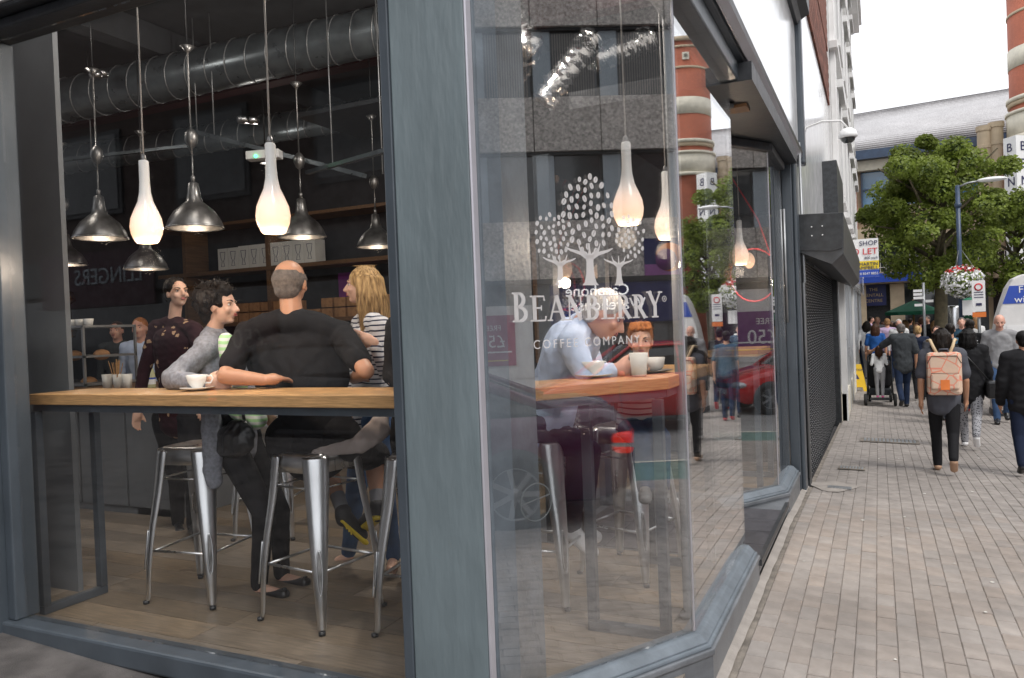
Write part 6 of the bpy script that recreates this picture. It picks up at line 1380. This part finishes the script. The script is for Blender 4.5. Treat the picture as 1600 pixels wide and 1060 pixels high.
MB().box(-14, 16, BY - .1, BY + .3, 7.05, 7.44).build('eaves_band', M['stone_w'], bc_)
for (z, h, d) in ((5.25, .35, .25), (4.2, .55, .5), (2.55, .45, .8)): MB().box(-14, 16, BY + .3 - d, BY + .299, z, z + h).build('stone_band', M['stone'], bc_)
for i in range(14):
    x = -3.6 + i * 1.05
    if i % 3 == 2: MB().box(x, x + .9, BY + .0, BY + .299, 3.01, 7.04).build('pier', M['stone'] if i % 2 else M['brick'], bc_); continue
    w = MB().box(x, x + .06, BY + .18, BY + .299, 5.62, 7.03); w.box(x + .96, x + 1.02, BY + .18, BY + .299, 5.62, 7.03); w.box(x, x + 1.02, BY + .17, BY + .299, 6.3, 6.36); w = w.build('window', M['bluepaint'], bc_); MB().box(x + .061, x + .959, BY + .24, BY + .298, 5.62, 7.03).build('pane', M['blueglass'], w)
    w = MB().box(x, x + 1.0, BY + .2, BY + .299, 3.01, 4.19).build('window', M['winglass'], bc_); m = MB()
    for q in range(4): m.box(x + .2 + q * .2, x + .22 + q * .2, BY + .17, BY + .199, 3.01, 4.19)
    for q in range(3): m.box(x, x + 1.0, BY + .16, BY + .17, 3.2 + q * .35, 3.22 + q * .35)
    m.build('glazing_bar', M['white'], w, kind='stuff')
a, b = b34(1335, 500), b34(1393, 500); MB().box(-6, b[0], BY + .25, BY + .299, -.75, 2.54).build('mall_entrance', M['black'], bc_)
c, d = b34(1412, 500), b34(1540, 500); MB().box(c[0], d[0], BY + .25, BY + .299, -.75, 2.54).build('cafe_glazing', M['winglass'], bc_); MB().box(d[0] + .3, d[0] + 1.0, BY + .25, BY + .299, -.75, 2.54).build('cafe_glazing', M['winglass'], bc_)
for px in (1403, 1344): q = b34(px, 500); MB().box(q[0] - .25, q[0] + .25, BY - .3, BY + .24, -.75, 2.54).build('stone_column', M['stone'], bc_, bev=.03)
q = b34(1365, 463); sg2 = empty('centre_sign', (q[0], BY, q[2]), 'navy sign lettered THE BENTALL CENTRE over the mall entrance', 'sign')
MB().box(q[0] - .45, q[0] + .45, BY - .06, BY + .0, q[2] - .38, q[2] + .45).build('panel', M['navy'], sg2)
for s_, z in (('THE', .2), ('BENTALL', -.02), ('CENTRE', -.24)): text(s_, 'lettering', .17, (q[0], BY - .065, q[2] + z), (1, 0, 0), (0, 0, 1), mat('gold_letter', (.55, .42, .2), .5), .006, sg2, 'CENTER')
a = b34(1350, 425); MB().box(a[0] - .3, a[0] + 2.0, BY - .62, BY - .56, 2.60, 2.95).build('blue_banner', M['blue'], label='blue banner strip under the letting board on the centre canopy', cat='banner')
m = MB()
for k in range(9): m.box(5.6, 16, BY - .06, BY + .299, -.7 + k * .38, -.7 + k * .38 + .36)
m.build('stone_course', M['stone'], bc_, kind='stuff')
for px, h in ((1537, 197), (1556, 191)):
    q2 = at(px, h, Y=31.5); MB().lathe([(.0, 0), (.215, 0), (.215, 3.6), (.24, 3.61), (.24, 3.72), (.215, 3.73), (.215, 4.2), (.25, 4.21), (.25, 4.38), (0, 4.40)], (q2[0], 31.5, q2[2] - 4.4), 20, smooth=False).build('stone_flue', M['stone'], bc_)
# round tower
TX, TY, TR = 5.42, 31.3, 1.16
tw = empty('round_tower', (TX, TY, -.75), 'round red brick tower with cream stone bands at the corner of the centre', 'tower')
MB().lathe([(0, 0), (TR, 0), (TR, 13.0), (0, 13.0)], (TX, TY, -.75), 40).build('brick_shaft', M['brick'], tw)
for z0, z1, e, m_ in ((9.4, 10.05, .02, 'stone_w'), (8.15, 8.3, .06, 'stone'), (8.3, 8.42, .10, 'stone_w'), (7.15, 7.85, .10, 'stone_w'), (7.86, 7.96, .14, 'stone_w'), (7.02, 7.14, .14, 'stone_w'), (11.15, 11.23, .03, 'stone'), (11.95, 12.03, .03, 'stone'), (12.2, 12.35, .08, 'stone')):
    MB().lathe([(TR - .02, z0), (TR + e, z0), (TR + e, z1), (TR - .02, z1)], (TX, TY, 0), 40).build('stone_band', M[m_], tw)
for an in (-115, -60): 
    d_ = V3(math.cos(R(an)), math.sin(R(an)), 0); c = V3(TX, TY, 11.6) + d_ * (TR + .01); MB().obox(c, np.cross(d_, UPV) * .13, d_ * .03, (0, 0, .14)).build('vent_surround', M['stone_w'], tw); MB().lathe([(0, 0), (.07, 0), (.07, .02)], c + d_ * .03, 14, ax=d_).build('vent_hole', M['black'], tw)
# vertical lettered banner sign
a = at(1569, 215, Y=30); b = at(1600, 215, Y=30); zt = a[2]
vs_ = empty('vertical_sign', (a[0] + .3, 30, zt - 4.2), 'tall white vertical sign lettered BENTALL on the tower', 'sign')
cxs = a[0] + .30
MB().prism([(cxs - .30, 30.25), (cxs, 29.85), (cxs + .45, 30.15), (cxs + .2, 30.5)], zt - 4.3, zt).build('sign_body', M['whiteprint'], vs_)
dA = nrm(V3(.3, -.4, 0)); dB = nrm(V3(.45, .3, 0))
for k, ch in enumerate('BENTALL'):
    z = zt - .48 - k * .56
    o = V3(cxs - .15, 30.05, z); text(ch, 'lettering', .40, o - dA * .12 + np.cross(dA, UPV) * .012 + V3(0, 0, 0), dA, UPV, M['darkprint'], .008, vs_)
    o = V3(cxs + .225, 30.0, z); text(ch, 'lettering', .42, o - dB * .14 + np.cross(dB, UPV) * .012, dB, UPV, M['darkprint'], .008, vs_)

# ---------------------------------------------------------------- trees
def tree(x, y, h, cz, rx, rz, label, n=11000, seed=1, trunkr=.16, leaf=.085, lean=0):
    z = ground(x, y); rg = np.random.default_rng(seed); root = empty('street_tree', (x, y, z), label, 'tree'); m = MB()
    m.tube([(x, y, z), (x + .03, y, z + .9), (x + .1, y, cz - rz * .75), (x + .05, y + .1, cz)], [trunkr * 1.25, trunkr, trunkr * .85, trunkr * .5], 12)
    tips = []
    for k in range(16):
        a = k * 2.4; zz = cz - rz * (.85 - .09 * k * .8); zz = min(zz, cz + rz * .3); st = V3(x + .08, y, zz); out = V3(math.cos(a), math.sin(a) * .9, .0)
        L1 = rx * rg.uniform(.55, .9); p1 = st + out * L1 * .5 + V3(0, 0, rz * .25); p2 = st + out * L1 + V3(0, 0, rz * rg.uniform(.3, .65)); m.tube([st, p1, p2], [trunkr * .42, trunkr * .26, .02], 6); tips += [p1, p2]
    m.build('trunk', M['bark'], root)
    cl = []
    for k in range(100):
        v = nrm(rg.normal(size=3)); q = rg.uniform(.3, 1.0) ** .6; r_ = 1 + .10 * math.sin(v[0] * 5 + seed) + .06 * math.cos(v[2] * 7)
        if v[2] > .5: q *= .86
        c = V3(x + v[0] * rx * q * r_, y + v[1] * rx * .9 * q, cz + v[2] * rz * q * r_)
        cl.append((c, rg.uniform(.22, .58) * rx / 2.2, v[2]))
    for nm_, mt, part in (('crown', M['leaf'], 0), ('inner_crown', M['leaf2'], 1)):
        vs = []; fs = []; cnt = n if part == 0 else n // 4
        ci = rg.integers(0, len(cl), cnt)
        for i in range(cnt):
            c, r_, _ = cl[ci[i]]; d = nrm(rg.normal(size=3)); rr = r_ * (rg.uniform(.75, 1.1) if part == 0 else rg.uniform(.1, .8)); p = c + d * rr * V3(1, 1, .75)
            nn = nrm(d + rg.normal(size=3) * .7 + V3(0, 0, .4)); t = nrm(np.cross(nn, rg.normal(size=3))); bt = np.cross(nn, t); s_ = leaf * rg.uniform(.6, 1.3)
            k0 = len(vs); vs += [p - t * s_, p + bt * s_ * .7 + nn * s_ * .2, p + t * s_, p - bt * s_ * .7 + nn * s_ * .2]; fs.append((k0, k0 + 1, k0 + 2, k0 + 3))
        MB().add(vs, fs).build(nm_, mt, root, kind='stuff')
    return root
tree(1.50, 24.0, 7, 4.25, 1.95, 2.0, 'full green plane tree standing in the middle of the pedestrian street', 36000, 3, .17, .05)
tree(3.75, 27.5, 6, 3.3, 1.3, 1.7, 'second green tree behind the kiosk near the brick tower', 11000, 5, .13, .055)

# ---------------------------------------------------------------- street furniture
LX, LY = 1.735, 20.5; lz = ground(LX, LY)
lp = empty('street_lamp', (LX, LY, lz), 'dark blue street lamp post with a flat white lantern arm', 'street lamp')
MB().tube([(LX, LY, lz), (LX, LY, lz + 1.2)], .075, 14).build('base', M['bluepaint'], lp); MB().tube([(LX, LY, lz + 1.2), (LX, LY, 4.25)], .048, 12).build('post', M['bluepaint'], lp)
MB().tube([(LX, LY, 4.20), (LX + .2, LY, 4.28), (LX + .42, LY, 4.30)], .022, 8).build('arm', M['galv'], lp)
m = MB(); m.ell((LX + .68, LY, 4.31), (.30, .13, .055), 20, 10); m.build('lantern', M['whiteprint'], lp)
MB().lathe([(0.05, 0), (.07, .01), (.07, .09), (.05, .1)], (LX, LY, 3.75), 12).build('collar', M['bluepaint'], lp)
# hanging basket
q = V3(LX + .03, LY - .12, 2.05); hbk = empty('hanging_basket', q, 'round hanging basket overflowing with white flowers and some red ones', 'hanging basket')
rg = np.random.default_rng(4); g1, g2, g3 = MB(), MB(), MB()
for i in range(1500):
    v = nrm(rg.normal(size=3)); p = q + v * V3(.42, .34, .36) * rg.uniform(.8, 1.08); n_ = nrm(v + rg.normal(size=3) * .4); t = nrm(np.cross(n_, rg.normal(size=3))); b = np.cross(n_, t); s_ = .026 * rg.uniform(.7, 1.3)
    tgt = g3 if (v[2] > .62 and i % 2) else (g2 if i % 5 == 0 else g1); tgt.add([p + (t * math.cos(a) + b * math.sin(a)) * s_ for a in np.linspace(0, 2 * PI, 7)[:-1]], [(0, 1, 2, 3, 4, 5)])
MB().ell(q, (.33, .27, .28), 14, 10).build('basket_soil', M['leaf2'], hbk); g1.build('white_flowers', M['whiteprint'], hbk, kind='stuff'); g2.build('leaves', M['leaf'], hbk, kind='stuff'); g3.build('red_flowers', M['redprint'], hbk, kind='stuff')
for k in range(3): MB().tube([q + V3(.3 * math.cos(k * 2.1), .2 * math.sin(k * 2.1), .2), (LX, LY, 2.85)], .005, 4).build('chain', M['galv'], hbk)
MB().box(LX + .02, LX + .27, LY - .1, LY - .08, 1.28, 1.62).build('round_sign_plate', M['whiteprint'], label='small white plate with a round sign strapped to the lamp post', cat='sign')
# parking sign and post
a = at(1521, 439, Y=18); b = at(1535, 487, Y=18); px_ = (a[0] + at(1537, 487, Y=18)[0]) / 2
pp = empty('sign_post', (px_, 18, ground(px_, 18)), 'grey post carrying a tall white parking plate above a small orange plate', 'sign post')
MB().tube([(px_, 18.03, ground(px_, 18)), (px_, 18.03, a[2])], .03, 8).build('post', M['galv'], pp); MB().box(px_ - .115, px_ + .115, 17.98, 18.0, b[2], a[2]).build('white_plate', M['whiteprint'], pp); MB().box(px_ - .115, px_ + .12, 17.98, 18.0, b[2] - .11, b[2] - .01).build('orange_plate', M['orange'], pp)
MB().lathe([(.05, 0), (.075, 0), (.075, .004), (.05, .004)], (px_, 17.972, a[2] - .13), 20, ax=(0, 1, 0)).build('red_ring', M['redprint'], pp); MB().box(px_ - .05, px_ + .05, 17.972, 17.979, b[2] + .12, b[2] + .17).build('lorry_symbol', M['darkprint'], pp)
for k in range(3): MB().box(px_ - .08, px_ + .08, 17.973, 17.979, b[2] + .28 + k * .05, b[2] + .295 + k * .05).build('print_line', M['darkprint'], pp)
# finger post
a = at(1443, 455, Y=21); fp = empty('finger_post', (a[0], 21, ground(a[0], 21)), 'grey post with white direction boards beside the green parasol', 'finger post')
MB().tube([(a[0], 21, ground(a[0], 21)), (a[0], 21, a[2] + .2)], .03, 8).build('post', M['galv'], fp)
for k, (d0, d1) in enumerate(((-.22, -.03), (-.22, -.03), (-.22, .0), (.03, .2), (-.2, -.03))): MB().box(a[0] + d0, a[0] + d1, 20.96, 20.985, a[2] - .02 - k * .085, a[2] + .04 - k * .085).build('direction_board', M['whiteprint'], fp)
# parasol
a = at(1427, 475, Y=26); um = empty('parasol', (a[0], 26, ground(a[0], 26)), 'green square parasol open over the cafe tables', 'parasol')
m = MB(); z = 1.42; n = 8; m.add([(a[0], 26, z + .33)] + [(a[0] + .78 * math.cos(k * PI / 4 + .2), 26 + .78 * math.sin(k * PI / 4 + .2), z) for k in range(8)] + [(a[0] + .78 * math.cos(k * PI / 4 + .2), 26 + .78 * math.sin(k * PI / 4 + .2), z - .10) for k in range(8)], [(0, k + 1, (k + 1) % 8 + 1) for k in range(8)] + [(k + 1, k + 9, (k + 1) % 8 + 9, (k + 1) % 8 + 1) for k in range(8)])
m.build('canopy', M['green'], um); MB().tube([(a[0], 26, ground(a[0], 26)), (a[0], 26, z + .36)], .025, 8).build('pole', M['wood'], um)
# green screens and tables hint at the terrace
for i, px in enumerate((1420, 1448)):
    a = at(px, 520, Y=25); MB().box(a[0] - .3, a[0] + .3, 25, 25.03, ground(a[0], 25) + .1, ground(a[0], 25) + .95).build('green_screen', M['green'], label=('green cloth windbreak below the parasol', 'green cloth windbreak right of the finger post')[i], cat='screen')
# wet floor sign
p = V3(0, 0, 0); p = V3(-.50 + .16, 20.5, ground(0, 20.5)); q = at(1339, 592, Y=20.5)
wf = empty('wet_floor_sign', (q[0], 20.5, ground(q[0], 20.5)), 'yellow plastic wet floor warning board by the white shopfront', 'warning board')
gzf = ground(q[0], 20.5); xs = q[0]
for sg_ in (1, -1):
    m = MB(); m.ext([(-.22, 0), (-.15, 0), (-.12, .10), (.12, .10), (.15, 0), (.22, 0), (.10, .66), (-.10, .66)], (xs, 20.5 + sg_ * .16, gzf), (1, 0, 0), nrm((0, -sg_ * .24, 1)), (0, .012, 0)); pn = m.build('panel', M['yellow'], wf)
o_ = V3(xs, 20.5 - .16, gzf); up_ = nrm((0, .24, 1)); MB().ext([(-.06, .30), (.06, .30), (0, .42)], o_ + V3(0, -.004, 0), (1, 0, 0), up_, (0, .003, 0)).build('warning_triangle', M['darkprint'], wf)
text('CAUTION', 'lettering', .07, o_ + up_ * .5 + V3(0, -.006, 0), (1, 0, 0), up_, M['darkprint'], .003, wf, 'CENTER')
# metal litter column and shop sign
a = at(1488, 475, Y=24.5); MB().lathe([(0, 0), (.20, 0), (.20, 2.0), (.17, 2.05), (0, 2.06)], (a[0] + .05, 24.8, ground(a[0], 25)), 20).build('steel_totem', M['steel'], label='polished steel column standing behind the lamp post', cat='column')
a = at(1515, 482, Y=30); cg = empty('coffee_shop_window', (a[0], 30, .3), 'coffee shop window panel with a round green and white emblem', 'shop window')
MB().box(a[0] - .62, a[0] + .55, 30.0, 30.1, ground(a[0], 30), 2.1).build('panel', M['dark'], cg)
MB().lathe([(0, 0), (.36, 0), (.36, .01)], (a[0], 29.985, a[2]), 28, ax=(0, 1, 0)).build('emblem_disc', mat('emblem_green', (.02, .18, .1), .5), cg)
m = MB()
for k in range(6): m.tube([(a[0] + .05 + .05 * math.sin(t * 4 + k) + (k - 2.5) * .085, 29.975, a[2] - .26 + .5 * t * (1 - .06 * abs(k - 2.5))) for t in np.linspace(0, 1, 8)], .018, 4)
m.build('emblem_lines', M['whiteprint'], cg)
# kiosk
KY = float(gat(1550, 651)[1]); kz = ground(2, KY); k0 = at(1551, 600, Y=KY)[0]
kx = k0; kb = empty('ticket_kiosk', (kx + 1, KY + 1, kz), 'white kiosk with a rounded roof and a bright blue band at the right edge', 'kiosk')
kp = [at(px, py, Y=KY) for px, py in ((1551, 600), (1553, 530), (1559, 495), (1567, 470), (1574, 450), (1583, 436), (1597, 429))]; prof = [(0, 0)] + [(float(q[0]) - k0, float(q[2]) - kz) for q in kp] + [(2.2, float(kp[-1][2]) - kz + .05), (2.2, 0)]
MB().ext(prof, (kx, KY, kz), (1, 0, 0), (0, 0, 1), (0, .5, 0)).build('shell', M['white'], kb, bev=.02)
zb0 = at(1600, 474, Y=KY)[2]; zb1 = at(1600, 446, Y=KY)[2]
MB().ext([(float(np.interp(zb0, [q[2] for q in kp], [q[0] for q in kp])) - k0 + .01, zb0 - kz), (float(np.interp(zb1, [q[2] for q in kp], [q[0] for q in kp])) - k0 + .01, zb1 - kz), (2.15, zb1 - kz), (2.15, zb0 - kz)], (kx, KY - .008, kz), (1, 0, 0), (0, 0, 1), (0, .007, 0)).build('blue_band', M['blue'], kb)
tx = at(1589, 470, Y=KY); text('Free', 'lettering', .17, (tx[0] + .02, KY - .012, (zb0 + zb1) / 2 + .03), (1, 0, 0), (0, 0, 1), M['whiteprint'], .004, kb); text('with every', 'lettering', .17, (tx[0] - .04, KY - .012, (zb0 + zb1) / 2 - .14), (1, 0, 0), (0, 0, 1), M['whiteprint'], .004, kb)
MB().box(kx + .24, kx + .95, KY - .006, KY - .001, kz + .15, kz + 1.62).build('door', M['whiteprint'], kb); MB().lathe([(0, 0), (.035, 0), (.03, .02), (0, .02)], (kx + .36, KY - .03, kz + .98), 12, ax=(0, 1, 0)).build('door_lock', M['galv'], kb)
MB().box(kx + .06, kx + .16, KY - .006, KY - .001, kz + 1.2, kz + 1.42).build('vent', M['dark'], kb); MB().box(kx + .55, kx + .8, KY - .012, KY - .007, kz + 1.1, kz + 1.45).build('door_window', M['winglass'], kb)
MB().box(kx - .01, kx + 2.2, KY - .01, KY + .52, kz - .02, kz + .12).build('base_skirt', M['dark'], kb)
